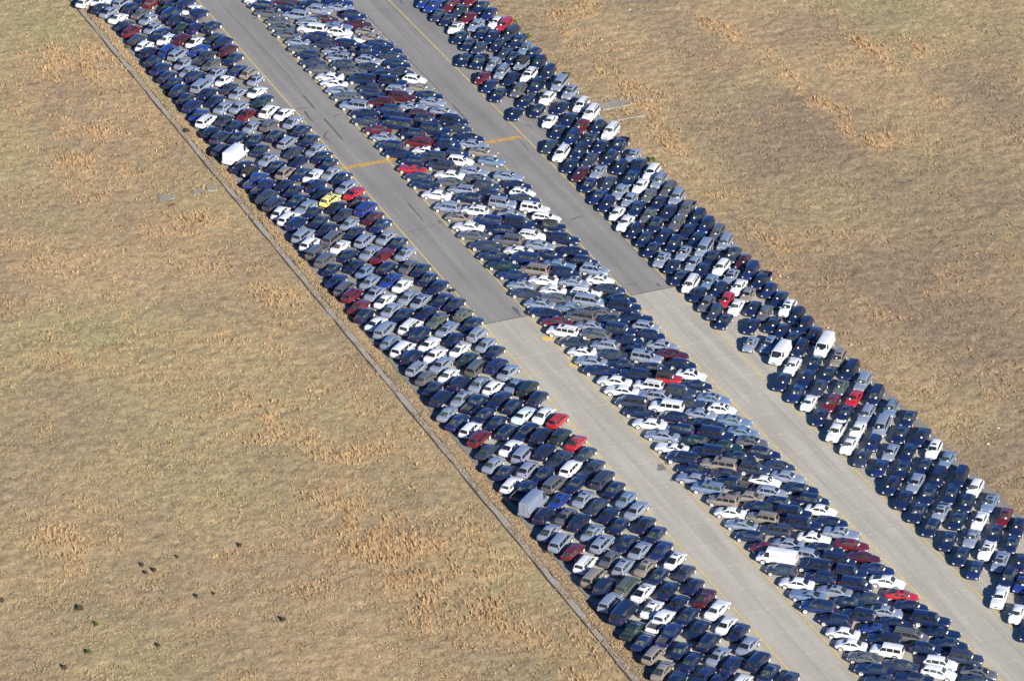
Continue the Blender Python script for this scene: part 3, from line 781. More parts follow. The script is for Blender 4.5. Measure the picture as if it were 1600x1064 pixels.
M_BARK = simple('shrub_bark', (0.07, 0.05, 0.035), .95)
for pix, r, where in (((222, 883), .55, 'in a trio'), ((228, 895), .5, 'in a trio'), ((241, 891), .6, 'in a trio'), ((277, 870), .42, ''), ((375, 852), .6, ''), ((307, 931), .5, ''), ((334, 927), .35, ''), ((247, 1008), .5, ''),
                      ((101, 1043), .65, ''), ((2, 938), .7, ''), ((443, 968), .7, ''), ((313, 347), .35, '')):
    shrub(pix, r * .58, r * 1.0, (.070, .052, .038), 'dark brown conical shrub ' + (where + ' ' if where else 'alone ') + 'in the dry field', 'shrub', 'field_shrub', -.3, 130)
for pix, r, c, lab in (((199, 75), .75, (.10, .115, .03), 'olive bush on the verge beside a white hatchback'), ((261, 147), .95, (.13, .15, .035), 'bright yellow green bush on the verge beside black cars'),
                       ((292, 205), .8, (.075, .05, .035), 'reddish brown leafless bush on the verge by white van row'),
                       ((859, 860), 1.15, (.13, .095, .035), 'round brown bush against a silver minivan on the verge'), ((804, 36), 1.1, (.12, .14, .035), 'olive bush beside a red vehicle at the outer field edge'),
                       ((826, 57), 1.1, (.12, .14, .035), 'yellow green bush beside a black sedan at the field edge'), ((888, 117), .9, (.11, .125, .03), 'green bush behind a silver minivan at the field edge'),
                       ((1020, 250), .9, (.11, .135, .03), 'green bush behind a white estate at the field edge'), ((151, 975), .55, (.10, .13, .02), 'small bright green bush in the dry field'),
                       ((138, 1018), .55, (.07, .08, .03), 'low olive bush in the dry field'), ((125, 950), .8, (.065, .06, .03), 'low straggling dark bush patch in the dry field')):
    shrub(pix, r * .7, r * .75, c, lab, 'bush', 'bush', -.2, 230)

M_PAPER = simple('white_paper', (0.80, 0.79, 0.76), .8)
M_BLACKPL = simple('black_plastic', (0.018, 0.018, 0.022), .35)
for i, pix in enumerate(((984, 16), (965, 42), (875, 33), (940, 63), (1219, 432), (1231, 434), (1330, 539), (1544, 694), (1560, 669), (1294, 513), (1277, 970), (704, 451), (1025, 480))):
    on_pav = i in (10, 11)
    z = .004 if on_pav else -.12
    gx, gy = ground(*pix, z)
    n = 5; s = random.uniform(.16, .3)
    v = [((a / (n - 1) - .5) * s * 1.4, (b / (n - 1) - .5) * s, random.uniform(0.01, .10)) for b in range(n) for a in range(n)]
    f = [(b * n + a, b * n + a + 1, (b + 1) * n + a + 1, (b + 1) * n + a) for b in range(n - 1) for a in range(n - 1)]
    o = mesh_obj('litter', v, f, M_PAPER, None, None, 60); o.location = (gx, gy, z); o.rotation_euler.z = random.uniform(0, 6)
    tag(o, 'crumpled scrap of white litter ' + ('on the bare pavement' if on_pav else 'in the outer dry field'), 'litter', 'white scraps of litter')

def lump(name, pix, r, mat, label, cat):
    gx, gy = ground(*pix)
    v, f = [], []
    nu, nv = 12, 6
    for j in range(nv + 1):
        ph = math.pi / 2 * j / nv
        for i in range(nu):
            t = 2 * math.pi * i / nu
            k = 1 + .22 * math.sin(3 * t + 1) + .12 * math.sin(7 * t + j) + random.uniform(-.06, .06)
            v.append((r * k * math.cos(t) * math.cos(ph), r * .8 * k * math.sin(t) * math.cos(ph), .62 * r * math.sin(ph) * (1 + .1 * math.sin(5 * t))))
    for j in range(nv):
        for i in range(nu):
            f.append((j * nu + i, j * nu + (i + 1) % nu, (j + 1) * nu + (i + 1) % nu, (j + 1) * nu + i))
    o = mesh_obj(name, v, f, mat, None, None, 50); o.location = (gx, gy, 0)
    return tag(o, label, cat)
lump('rubbish_bag', (705, 455), .62, M_BLACKPL, 'crumpled black rubbish bag on the yellow line beside a dark sedan', 'rubbish bag')

# ------------------------------------------------------------------ cars
def paint(name, c, metal=0.0, rough=0.38):
    m, nt, b = new_mat(name)
    n = noise(nt, 0.9, 3, .55, 'Own')
    r = ramp(nt, n.outputs[0], [(0.35, tuple(v * .93 for v in c)), (0.65, tuple(min(1, v * 1.05) for v in c))])
    nt.links.new(r.outputs[0], b.inputs['Base Color'])
    b.inputs['Roughness'].default_value = rough
    b.inputs['Metallic'].default_value = metal
    b.inputs['Coat Weight'].default_value = 1.0
    b.inputs['Coat Roughness'].default_value = 0.05
    return m

COLS = {'k': ('black', paint('black_paint_sky_tint', (.006, .013, .046))), 'n': ('navy', paint('navy_paint', (.009, .020, .085), .1)), 'b': ('bright blue', paint('blue_paint', (.014, .036, .19), .1)),  # black: the blue of the reflected sky is put into its base colour
        'l': ('light blue', paint('light_blue_paint', (.15, .215, .32), .25, .34)), 'g': ('charcoal', paint('charcoal_paint_sky_tint', (.030, .040, .068), .2)), 'e': ('grey', paint('grey_paint', (.115, .118, .124), .3, .34)),  # charcoal: bluish base colour carries painted sky reflection
        's': ('silver', paint('silver_paint_sky_tint', (.265, .305, .38), .35, .32)), 'w': ('white', paint('white_paint', (.60, .61, .62))), 'r': ('bright red', paint('red_paint', (.34, .016, .020))),  # silver: base tinted blue to add to the sky's reflection
        'm': ('dark red', paint('dark_red_paint', (.115, .010, .016), .1)), 't': ('beige', paint('beige_paint', (.25, .215, .172), .25, .34)), 'y': ('yellow', paint('yellow_paint', (.72, .62, .17))),
        'f': ('dark green', paint('dark_green_paint', (.010, .026, .028), .1)), 'q': ('sage grey', paint('sage_paint', (.095, .115, .10), .25, .34)), 'a': ('pale aqua', paint('aqua_paint', (.50, .62, .62)))}
MARO = paint('maroon_paint', (.06, .010, .016), .1)

def glass(name, dark, light, thr):
    m, nt, b = new_mat(name)
    n = noise(nt, 2.3, 2, .5, 'Own')
    r = ramp(nt, n.outputs[0], [(thr - .06, dark), (thr + .06, light)])
    nt.links.new(r.outputs[0], b.inputs['Base Color'])
    b.inputs['Roughness'].default_value = .06
    b.inputs['Specular IOR Level'].default_value = .5
    return m
M_GLASS = [glass('tinted_glass', (.008, .010, .013), (.022, .024, .024), .5), glass('clear_glass', (.022, .030, .028), (.055, .066, .052), .56), glass('clear_glass_pale', (.025, .032, .032), (.085, .098, .076), .53)]
M_TYRE = simple('tyre_rubber', (.014, .014, .015), .8)
M_RIM = simple('alloy_rim', (.58, .58, .58), .4, .15)
M_TRIM = simple('black_trim', (.012, .012, .013), .55)
M_HEAD = simple('headlight_glass', (.62, .62, .60), .12, .2)
M_TAIL = simple('tail_light_red', (.22, .010, .010), .2)
M_LINER = simple('bed_liner', (.05, .05, .052), .8)
M_CANVAS = simple('black_canvas', (.02, .02, .022), .9)
M_CLAD = simple('grey_cladding', (.30, .30, .29), .6)

def lerp(a, b, t): return a + (b - a) * t
def pl(pts, x):
    if x <= pts[0][0]: return pts[0][1]
    for (x0, y0), (x1, y1) in zip(pts, pts[1:]):
        if x <= x1: return lerp(y0, y1, (x - x0) / (x1 - x0) if x1 > x0 else 1)
    return pts[-1][1]

def loft(rings, cap=True):
    v, f = [], []
    n = len(rings[0])
    for r in rings: v += r
    for k in range(len(rings) - 1):
        for i in range(n):
            j = (i + 1) % n
            f.append((k * n + i, k * n + j, (k + 1) * n + j, (k + 1) * n + i))
    if cap:
        f.append(tuple(range(n - 1, -1, -1)))
        f.append(tuple(range((len(rings) - 1) * n, len(rings) * n)))
    return v, f

class Part:
    def __init__(s, name, mesh, loc=(0, 0, 0), rz=0.0, painted=False, opt=None):
        s.name, s.mesh, s.loc, s.rz, s.painted, s.opt = name, mesh, loc, rz, painted, opt

def mk(name, v, f, mats, midx=None, smooth=None):
    me = bpy.data.meshes.new(name); me.from_pydata(v, [], f)
    for m in mats: me.materials.append(m)
    if midx is not None: me.polygons.foreach_set('material_index', midx)
    if smooth is not None:
        me.polygons.foreach_set('use_smooth', [True] * len(me.polygons)); me.set_sharp_from_angle(angle=math.radians(smooth))
    me.update()
    return me

def wheel_mesh(r, w):
    n = 14; v, f, mi = [], [], []
    prof = [(-w / 2, r * .55), (-w / 2, r * .95), (-w * .3, r), (w * .36, r), (w / 2, r * .94), (w / 2, r * .78), (w / 2 - .015, r * .74), (w / 2 - .03, r * .20), (w / 2, 0.0)]
    for (x, rr) in prof:
        for i in range(n):
            t = 2 * math.pi * i / n
            v.append((x, rr * math.cos(t), rr * math.sin(t)))
    for k in range(len(prof) - 1):
        for i in range(n):
            j = (i + 1) % n
            f.append((k * n + i, (k + 1) * n + i, (k + 1) * n + j, k * n + j)); mi.append(0 if k < 5 else 1)
    return mk('wheel', v, f, [M_TYRE, M_RIM], mi, 40)

def arch_mesh(R):
    n = 12; v = [(0, 0, 0)]; f = []
    for i in range(n + 1):
        t = math.pi * (-0.08 + 1.16 * i / n); v.append((0, R * math.cos(t), R * math.sin(t)))
    for i in range(n): f.append((0, i + 1, i + 2))
    return mk('wheel_arch', v, f, [M_TRIM])

def blob_mesh(name, sx_, sy_, sz_, mat):
    v, f = [], []; nu, nv = 8, 4
    for j in range(1, nv):
        p = math.pi * j / nv
        for i in range(nu):
            t = 2 * math.pi * (i + .5) / nu
            k = 1.12 if i % 2 == 0 else 1.0
            v.append((sx_ * math.cos(t) * math.sin(p) * k, sy_ * math.sin(t) * math.sin(p) * k, sz_ * math.cos(p)))
    v += [(0, 0, sz_), (0, 0, -sz_)]
    for j in range(nv - 2):
        for i in range(nu):
            f.append((j * nu + i, (j + 1) * nu + i, (j + 1) * nu + (i + 1) % nu, j * nu + (i + 1) % nu))
    for i in range(nu):
        f.append((len(v) - 2, i, (i + 1) % nu)); f.append((len(v) - 1, (nv - 2) * nu + (i + 1) % nu, (nv - 2) * nu + i))
    return mk(name, v, f, [mat], None, 60)

PB = mk  # alias
def build_spec(sp):
    """parts of one kind of car; nose towards +Y, standing on z = 0"""
    L, W, H = sp['L'], sp['W'], sp['H']
    hw = W / 2; parts = []
    top = sp['top']; zlow = sp.get('z0', .22)
    yf, yr = L / 2, -L / 2
    bed = sp.get('bed')
    ft = sp.get('taper', .74)
    def body_ring(y, wf, z0, zt, cr=.03, inner=None):
        w = hw * wf
        zm = lerp(z0, zt, .45)
        zs = zt - min(.14, (zt - z0) * .3)
        if inner is None:
            half = [(.80 * w, z0), (.955 * w, z0 + .09), (w, zm), (.985 * w, zs), (.90 * w, zt - .02), (.5 * w, zt + cr * .7), (.18 * w, zt + cr)]
        else:
            half = [(.80 * w, z0), (.955 * w, z0 + .09), (w, zm), (.99 * w, zt), (w - .10, zt), (w - .12, inner), (.2 * w, inner)]
        return [(x, y, z) for x, z in half] + [(-x, y, z) for x, z in reversed(half)]
    rings = []
    st = [(yr, ft + .10, zlow + .15), (yr + .05, .90, zlow + .08), (yr + .20, .965, zlow + .03), (yr + .55, 1.0, zlow)]
    for y, wf, z0 in st: rings.append((y, wf, z0))
    for t in np.linspace(0, 1, 9)[1:-1]: rings.append((lerp(yr + .55, yf - .75, t), 1.0, zlow))
    rings += [(yf - .75, 1.0, zlow), (yf - .40, .972, zlow + .01), (yf - .16, .90, zlow + .04), (yf - .05, ft + .08, zlow + .08), (yf, ft - .06, zlow + .16)]
    if bed:
        b0, b1 = bed
        rings = [r for r in rings if not (abs(r[0] - b0) < .06 or abs(r[0] - b1) < .06)]
        R = []
        for r in rings:
            R.append((*r, b0 < r[0] < b1))
        R += [(b0 - .001, pl([(a[0], a[1]) for a in rings], b0), zlow, False), (b0, pl([(a[0], a[1]) for a in rings], b0), zlow, True), (b1, 1.0, zlow, True), (b1 + .001, 1.0, zlow, False)]
        R.sort(key=lambda q: q[0])
        rr = [body_ring(y, wf, z0, pl(top, y), inner=(sp['zbed'] if inb else None)) for y, wf, z0, inb in R]
    else:
        rr = [body_ring(y, wf, z0, pl(top, y), sp.get('crown', .03)) for y, wf, z0 in rings]
    v, f = loft(rr)
    mi = [0] * len(f)
    nring = len(rr[0])
    for q in range(len(f) - 2):
        i = q % nring
        if i in (0, nring - 2, nring - 1): mi[q] = 1
        if bed and R[q // nring][3] and R[q // nring + 1][3] and 4 <= i <= 8: mi[q] = 2
    body_mats = [None, M_CLAD if sp.get('clad') else M_TRIM, M_LINER]
    parts.append(Part('body', (v, f, body_mats, mi, 38), painted=True))
    # cabin
    yA, yB, yC, yD = sp['cab']; zb = sp['zb']
    wb = hw * sp.get('wb', .875); wt = hw * sp.get('wt', .66)
    zr = sp.get('zr', zb)     # height at the foot of the rear window
    prof = [(yD, zr), (yC, H - .055), (lerp(yC, yB, .25), H - .008), (lerp(yC, yB, .7), H), (yB, H - .045), (yA, zb)]
    def zt_(y): return max(pl(prof, y), zb + .025)
    yc, yh = (yA + yD) / 2, (yA - yD) / 2
    def wb_(y): return wb * (1 - .05 * ((y - yc) / yh) ** 4)
    def wt_(y):
        t = min(1, max(0, (zt_(y) - zb) / (H - zb)))
        return lerp(wb_(y) * .94, wt * (1 - .04 * ((y - yc) / yh) ** 4), t ** .8)
    crown = [(0, .03), (.45, .022), (.86, -.012), (1.0, -.065)]
    ys = [yD, lerp(yD, yC, .5), lerp(yD, yC, .85), yC, lerp(yC, yB, .12), lerp(yC, yB, .4), lerp(yC, yB, .75), lerp(yB, yC, .08), yB, lerp(yB, yA, .15), lerp(yB, yA, .5), yA]
    rr = []
    for y in sorted(set(ys)):
        z = zt_(y); w = wt_(y); w0 = wb_(y)
        dz = min(1, (z - zb) / .3)
        half = [(w0, zb - .05), (lerp(w0, w, .5), lerp(zb - .02, z - .065 * dz, .5)), (w, z - .065 * dz), (w * .86, z - .012 * dz), (w * .45, z + .022 * dz), (w * .12, z + .03 * dz)]
        rr.append([(x, y, q) for x, q in half] + [(-x, y, q) for x, q in reversed(half)])
    v, f = loft(rr)
    parts.append(Part('cabin', (v, f, [M_CANVAS] if sp.get('canvas') else [None], None, 42), painted=not sp.get('canvas')))
    def screen_panel(y0, y1, t0, t1, wk, sgn):
        V, F = [], []
        ny, nx = 4, 5
        dy, dz = y1 - y0, zt_(y1) - zt_(y0); l = math.hypot(dy, dz)
        ny_, nz_ = (-dz / l, dy / l) if dy > 0 else (dz / l, -dy / l)
        if nz_ < 0: ny_, nz_ = -ny_, -nz_
        for a in range(ny):
            y = lerp(y0, y1, lerp(t0, t1, a / (ny - 1))); z = zt_(y); w = wt_(y); d_ = min(1, (z - zb) / .3)
            for b in range(nx):
                u = lerp(-wk, wk, b / (nx - 1))
                V.append((u * w, y + ny_ * .012, z + pl(crown, abs(u)) * d_ + nz_ * .012))
        for a in range(ny - 1):
            for b in range(nx - 1):
                q = (a * nx + b, a * nx + b + 1, (a + 1) * nx + b + 1, (a + 1) * nx + b)
                F.append(q if sgn > 0 else q[::-1])
        return V, F, (ny_, nz_)
    gl = []
    V, F, nn = screen_panel(yA, yB, .06, .93, .90, -1)
    gl.append(('windscreen', V, F))
    def on_screen(u, t):
        y = lerp(yA, yB, t); z = zt_(y); w = wt_(y)
        return (u * w, y + nn[0] * .022, z + pl(crown, abs(u)) * min(1, (z - zb) / .3) + nn[1] * .022)
    sp['paper'] = []
    for (u0, u1, t0, t1) in (((.30, .66, .12, .34)), ((-.20, .12, .10, .28)), ((-.70, -.36, .16, .40)), ((.0, .34, .34, .56))):
        sp['paper'].append(mk('paper_notice', [on_screen(u0, t0), on_screen(u0, t1), on_screen(u1, t1), on_screen(u1, t0)], [(0, 1, 2, 3)] if u0 < u1 else [(3, 2, 1, 0)], [M_PAPER]))
    if not sp.get('norear'):
        V, F, _ = screen_panel(yD, yC, sp.get('rw', (.10, .90))[0], sp.get('rw', (.10, .90))[1], .88, 1)
        gl.append(('rear_window', V, F))
    for s in (1, -1):
        for (y0, y1) in sp['panes']:
            V, F = [], []
            ny = 4
            for a in range(ny):
                y = lerp(y0, y1, a / (ny - 1)); zt = zt_(y); w = wt_(y); w0 = wb_(y); dz = min(1, (zt - zb) / .3)
                za, zc = zb - .05, zt - .065 * dz
                lo = zb + .05; hi = max(lo + .03, zt - .125)
                for zz in (lo, hi):
                    t = (zz - za) / max(.01, zc - za)
                    V.append((s * (lerp(w0, w, t) + .014), y, zz + .004))
            for a in range(ny - 1):
                q = (2 * a, 2 * a + 1, 2 * a + 3, 2 * a + 2)
                F.append(q[::-1] if s > 0 else q)
            gl.append(('side_window', V, F))
    for name, V, F in gl:
        parts.append(Part(name, (V, F, ['glass'], None, 60), painted='glass'))
    # sunroof
    V, F = [], []
    y0, y1 = lerp(yB, yC, .14), lerp(yB, yC, .14) - .48
    for y in (y0, y1):
        for u in (-.55, -.2, .2, .55):
            V.append((u * wt_(y), y, zt_(y) + pl(crown, abs(u)) + .014))
    F = [(a, a + 4, a + 5, a + 1) for a in range(3)]
    parts.append(Part('sunroof', mk('sunroof', V, F, [M_GLASS[0]]), opt='sunroof'))
    # roof rails
    if sp.get('rails'):
        for s in (1, -1):
            V, F = [], []
            for a in range(6):
                y = lerp(yB - .25, yC + .2, a / 5); x = s * wt_(y) * .90; z = zt_(y) + .0
                V += [(x - .025, y, z - .03), (x + .025, y, z - .03), (x + .02, y, z + .045), (x - .02, y, z + .045)]
            for a in range(5):
                for b in range(4):
                    F.append((4 * a + b, 4 * a + (b + 1) % 4, 4 * a + 4 + (b + 1) % 4, 4 * a + 4 + b))
            F += [(3, 2, 1, 0), (20, 21, 22, 23)]
            parts.append(Part('roof_rail', mk('roof_rail', V, F, [M_TRIM]), opt='rails'))
    # wheels
    r = sp.get('r', .33); wm = wheel_mesh(r, .22); am = arch_mesh(r + .075)
    for yy in (sp['ax'][0], sp['ax'][1]):
        for s in (1, -1):
            x = hw * 1.0 + .012
            parts.append(Part('wheel', wm, (s * (x - .11 + .016), yy, r), 0 if s > 0 else math.pi))
            parts.append(Part('wheel_arch', am, (s * (x - .008), yy, r + .01), 0 if s > 0 else math.pi))
    # lamps
    hz = pl(top, yf - .30) - sp.get('hl', .17)
    hb = blob_mesh('headlight', .20, .17, .095, M_HEAD)
    for s in (1, -1):
        parts.append(Part('headlight', hb, (s * (hw * .70), yf - .17, hz), s * -.35))
    tz = sp.get('tz', pl(top, yr + .15) - .20)
    tb = blob_mesh('tail_light', sp.get('tw', .17), .10, sp.get('th', .075), M_TAIL)
    for s in (1, -1):
        parts.append(Part('tail_light', tb, (s * (hw * .87 - sp.get('tw', .17) * .55), yr + .085 + sp.get('ty', 0), tz), s * .18))
    gb = blob_mesh('grille', hw * .42, .07, .10, M_TRIM)
    parts.append(Part('grille', gb, (0, yf - .035, pl(top, yf - .1) - .20)))
    mb = blob_mesh('mirror', .11, .07, .075, M_TRIM)
    for s in (1, -1):
        parts.append(Part('mirror', ('share', 'mirror', .115, .075, .08), (s * (wb + .12), yA - .42, zb + .07), painted='mirror'))
    if sp['key'][0] == 'v':
        for u in (-.6, -.2, .2, .6):
            V = []
            for y in (lerp(yB, yC, .12), lerp(yB, yC, .95)):
                z = zt_(y) + pl(crown, abs(u)); x = u * wt_(y)
                V += [(x - .045, y, z - .01), (x + .045, y, z - .01), (x + .03, y, z + .022), (x - .03, y, z + .022)]
            parts.append(Part('roof_rib', (V, [(0, 1, 5, 4), (1, 2, 6, 5), (2, 3, 7, 6), (3, 0, 4, 7), (3, 2, 1, 0), (4, 5, 6, 7)], [None], None, None), painted=True))
        for (za, zc) in ((.50, H - .25),):
            y0 = yr - .012
            V = []
            for (z, yy) in ((za, yr - .01), (1.1, yr - .004), (zb, yD - .012), (zc, lerp(yD, yC, (zc - zb) / (H - .055 - zb)) - .014)):
                V += [(-.014, yy, z), (.014, yy, z)]
            parts.append(Part('door_seam', mk('door_seam', V, [(0, 1, 3, 2), (2, 3, 5, 4), (4, 5, 7, 6)], [M_TRIM])))
    if sp.get('spare'):
        parts.append(Part('spare_wheel', wheel_mesh(.35, .22), (0, yr - .02, zb - .05), -math.pi / 2))
    sp['parts'] = parts
    return sp

SEDAN_TOP = lambda L, d=0.0: [(-L / 2, .66 + d), (-L / 2 + .06, .90 + d), (-L / 2 + .3, .985 + d), (-1.2, 1.0 + d), (0, .955 + d), (1.0, .965 + d), (1.5, .925 + d), (L / 2 - .42, .80 + d), (L / 2 - .12, .67 + d), (L / 2, .52 + d)]
SPECS = {}
def spec(key, **kw):
    kw['key'] = key; SPECS[key] = build_spec(kw)

spec('s0', L=4.84, W=1.83, H=1.46, top=SEDAN_TOP(4.84), zb=.945, zr=.99, cab=(1.18, .38, -.85, -1.68), panes=((-.08, .92), (-1.18, -.16)), ax=(1.42, -1.36))
spec('s1', L=4.62, W=1.78, H=1.45, top=SEDAN_TOP(4.62), zb=.94, zr=.98, cab=(1.22, .40, -.78, -1.62), panes=((-.05, .95), (-1.10, -.13)), ax=(1.38, -1.28), r=.32)
spec('s2', L=5.10, W=1.90, H=1.49, top=SEDAN_TOP(5.10, .02), zb=.97, zr=1.02, cab=(1.12, .34, -1.0, -1.72), panes=((-.15, .85), (-1.28, -.23)), ax=(1.50, -1.42), r=.35)
spec('s3', L=5.30, W=1.95, H=1.44, top=[(-2.65, .62), (-2.6, .94), (-2.3, 1.0), (-1.2, 1.0), (1.1, .985), (2.1, .93), (2.5, .86), (2.62, .74), (2.65, .60)], zb=.97, zr=.99, cab=(1.02, .42, -1.0, -1.45), panes=((-.18, .80), (-1.12, -.26)), ax=(1.60, -1.45), taper=.84, r=.34, hl=.14)
spec('c0', L=4.60, W=1.84, H=1.36, top=[(-2.3, .62), (-2.24, .92), (-2.0, .985), (-1.2, .98), (0, .93), (.9, .94), (1.5, .90), (1.9, .78), (2.2, .64), (2.3, .5)], zb=.925, zr=.98, cab=(1.02, .12, -.62, -1.72), panes=((-.30, .72), (-.98, -.38)), ax=(1.36, -1.30), wt=.62)
spec('c1', L=4.85, W=1.92, H=1.38, top=[(-2.42, .66), (-2.36, .94), (-2.1, 1.0), (-1.2, 1.0), (0, .95), (.9, .96), (1.7, .93), (2.2, .86), (2.38, .72), (2.42, .56)], zb=.95, zr=1.0, cab=(.80, .02, -.75, -1.70), panes=((-.42, .52), (-1.05, -.50)), ax=(1.48, -1.36), wt=.60, taper=.80)
spec('h0', L=4.40, W=1.80, H=1.56, top=[(-2.2, .68), (-2.14, .96), (-1.9, 1.03), (-1, 1.02), (0, .97), (1.1, .98), (1.5, .93), (1.85, .80), (2.1, .66), (2.2, .5)], zb=.965, zr=1.0, cab=(1.25, .46, -1.45, -2.08), panes=((.02, 1.0), (-1.0, -.06), (-1.60, -1.08)), ax=(1.36, -1.26), rw=(.16, .86), tz=.92, th=.15, tw=.15, ty=.02)
spec('h1', L=4.55, W=1.84, H=1.68, top=[(-2.28, .75), (-2.22, 1.02), (-2.0, 1.08), (-1, 1.06), (0, 1.03), (1.1, 1.04), (1.6, 1.0), (1.95, .88), (2.2, .72), (2.28, .55)], z0=.26, zb=1.025, zr=1.05, cab=(1.20, .50, -1.72, -2.20), panes=((.0, .95), (-1.05, -.08), (-1.80, -1.13)), ax=(1.38, -1.30), r=.35, rails=1, rw=(.14, .84), tz=1.02, th=.22, tw=.11, ty=.03)
spec('u0', L=4.80, W=1.90, H=1.76, top=[(-2.4, .8), (-2.34, 1.08), (-2.1, 1.14), (-1, 1.13), (0, 1.10), (1.0, 1.11), (1.6, 1.07), (2.1, .98), (2.34, .80), (2.4, .6)], z0=.30, zb=1.10, zr=1.10, cab=(1.12, .52, -2.0, -2.34), panes=((-.05, .86), (-1.0, -.13), (-1.95, -1.10)), ax=(1.46, -1.38), r=.37, rails=2, rw=(.14, .86), wt=.70, tz=1.0, th=.18, tw=.12, ty=.02)
spec('u1', L=4.62, W=1.86, H=1.80, top=[(-2.31, .85), (-2.27, 1.10), (-2.1, 1.15), (-1, 1.14), (0, 1.12), (1.0, 1.12), (1.8, 1.08), (2.15, 1.0), (2.28, .84), (2.31, .62)], z0=.32, zb=1.12, zr=1.12, cab=(1.05, .58, -2.12, -2.26), panes=((-.02, .84), (-.95, -.10), (-2.0, -1.05)), ax=(1.40, -1.30), r=.37, rails=1, rw=(.12, .84), wt=.75, taper=.84, tz=1.0, th=.17, tw=.11)
spec('u2', L=5.25, W=2.0, H=1.88, top=[(-2.62, .85), (-2.57, 1.14), (-2.4, 1.19), (-1, 1.18), (0, 1.16), (1.1, 1.17), (2.0, 1.14), (2.45, 1.04), (2.58, .86), (2.62, .62)], z0=.32, zb=1.16, zr=1.16, cab=(1.18, .62, -2.35, -2.54), panes=((.02, .92), (-1.0, -.06), (-2.2, -1.10)), ax=(1.62, -1.44), r=.39, rails=2, rw=(.12, .86), wt=.74, taper=.82, tz=1.05, th=.22, tw=.11)
spec('m0', L=5.08, W=1.97, H=1.74, top=[(-2.54, .8), (-2.49, 1.04), (-2.2, 1.10), (-1, 1.09), (0, 1.06), (1.3, 1.04), (1.75, .98), (2.2, .84), (2.45, .68), (2.54, .5)], zb=1.04, zr=1.06, cab=(1.74, .82, -2.12, -2.44), panes=((.25, 1.35), (-1.05, .17), (-2.1, -1.13)), ax=(1.56, -1.44), r=.34, rails=1, rw=(.14, .84), wt=.72, tz=1.05, th=.22, tw=.11, ty=.02)
spec('p0', L=5.70, W=1.96, H=1.84, top=[(-2.85, .8), (-2.81, 1.12), (-1.0, 1.14), (-.7, 1.15), (1.2, 1.14), (2.1, 1.10), (2.6, 1.0), (2.8, .84), (2.85, .64)], z0=.36, zb=1.12, zr=1.15, cab=(1.42, .84, -.55, -.78), panes=((.28, 1.18), (-.48, .20)), ax=(1.82, -1.72), r=.40, wt=.72, taper=.84, bed=(-2.74, -.84), zbed=.72, tz=.98, th=.17, tw=.09, rw=(.12, .85))
spec('v0', L=5.70, W=2.03, H=2.12, top=[(-2.85, .9), (-2.8, 1.16), (1.4, 1.20), (2.2, 1.12), (2.65, 1.0), (2.82, .82), (2.85, .6)], z0=.32, zb=1.18, zr=1.18, cab=(2.05, 1.46, -2.70, -2.82), panes=((.95, 1.72),), ax=(1.80, -1.62), r=.37, wt=.80, wb=.95, taper=.84, norear=1, tz=1.0, th=.24, tw=.10)
spec('v1', L=6.30, W=2.08, H=2.62, top=[(-3.15, .9), (-3.1, 1.20), (1.6, 1.24), (2.4, 1.14), (2.9, .98), (3.1, .78), (3.15, .6)], z0=.32, zb=1.22, zr=1.22, cab=(2.45, 1.45, -3.02, -3.12), panes=((1.2, 2.0),), ax=(2.0, -1.85), r=.37, wt=.84, wb=.95, taper=.84, norear=1, rw=(.5, .9), tz=1.1, th=.26, tw=.10)
spec('v2', L=5.75, W=2.03, H=2.10, top=[(-2.87, .9), (-2.82, 1.16), (1.4, 1.20), (2.2, 1.12), (2.67, 1.0), (2.84, .82), (2.87, .6)], z0=.32, zb=1.18, zr=1.18, cab=(2.05, 1.46, -2.70, -2.84), panes=((.95, 1.72), (-.4, .8), (-1.55, -.5), (-2.6, -1.65)), ax=(1.80, -1.62), r=.37, wt=.80, wb=.95, taper=.84, rw=(.12, .8), tz=1.0, th=.24, tw=.10)
spec('j0', L=4.05, W=1.80, H=1.82, top=[(-1.95, .75), (-1.93, 1.08), (-.5, 1.10), (.6, 1.12), (1.7, 1.08), (1.98, 1.02), (2.02, .8), (2.025, .6)], z0=.40, zb=1.10, zr=1.10, cab=(.72, .48, -1.80, -1.92), panes=((-.42, .42), (-1.6, -.52)), ax=(1.38, -1.12), r=.40, wt=.84, wb=.90, taper=.90, canvas=1, spare=1, tz=.88, th=.10, tw=.10, rw=(.2, .8))

spec('s4', L=4.76, W=1.82, H=1.44, top=SEDAN_TOP(4.76), zb=.945, zr=1.0, cab=(1.28, .42, -.62, -1.98), panes=((-.05, 1.0), (-1.18, -.13)), ax=(1.42, -1.34))
spec('s5', L=4.42, W=1.74, H=1.47, top=SEDAN_TOP(4.42), zb=.95, zr=.99, cab=(1.26, .50, -.72, -1.46), panes=((.02, 1.0), (-.98, -.06)), ax=(1.30, -1.24), r=.31)
spec('h2', L=4.78, W=1.80, H=1.50, top=[(-2.39, .68), (-2.33, .95), (-2.1, 1.0), (-1, .99), (0, .955), (1.0, .965), (1.5, .92), (1.95, .80), (2.27, .66), (2.39, .5)], zb=.945, zr=.99, cab=(1.18, .38, -1.85, -2.30), panes=((-.05, .92), (-1.05, -.13), (-1.95, -1.13)), ax=(1.42, -1.34), rails=1, rw=(.14, .86), tz=.88, th=.14, tw=.14)
spec('u3', L=4.75, W=1.90, H=1.68, top=[(-2.37, .78), (-2.31, 1.04), (-2.05, 1.10), (-1, 1.09), (0, 1.05), (1.1, 1.06), (1.6, 1.02), (2.05, .90), (2.3, .74), (2.37, .55)], z0=.28, zb=1.05, zr=1.08, cab=(1.25, .48, -1.38, -2.26), panes=((.0, .98), (-1.05, -.08), (-1.75, -1.13)), ax=(1.44, -1.38), r=.37, rw=(.14, .84), tz=.98, th=.13, tw=.17)
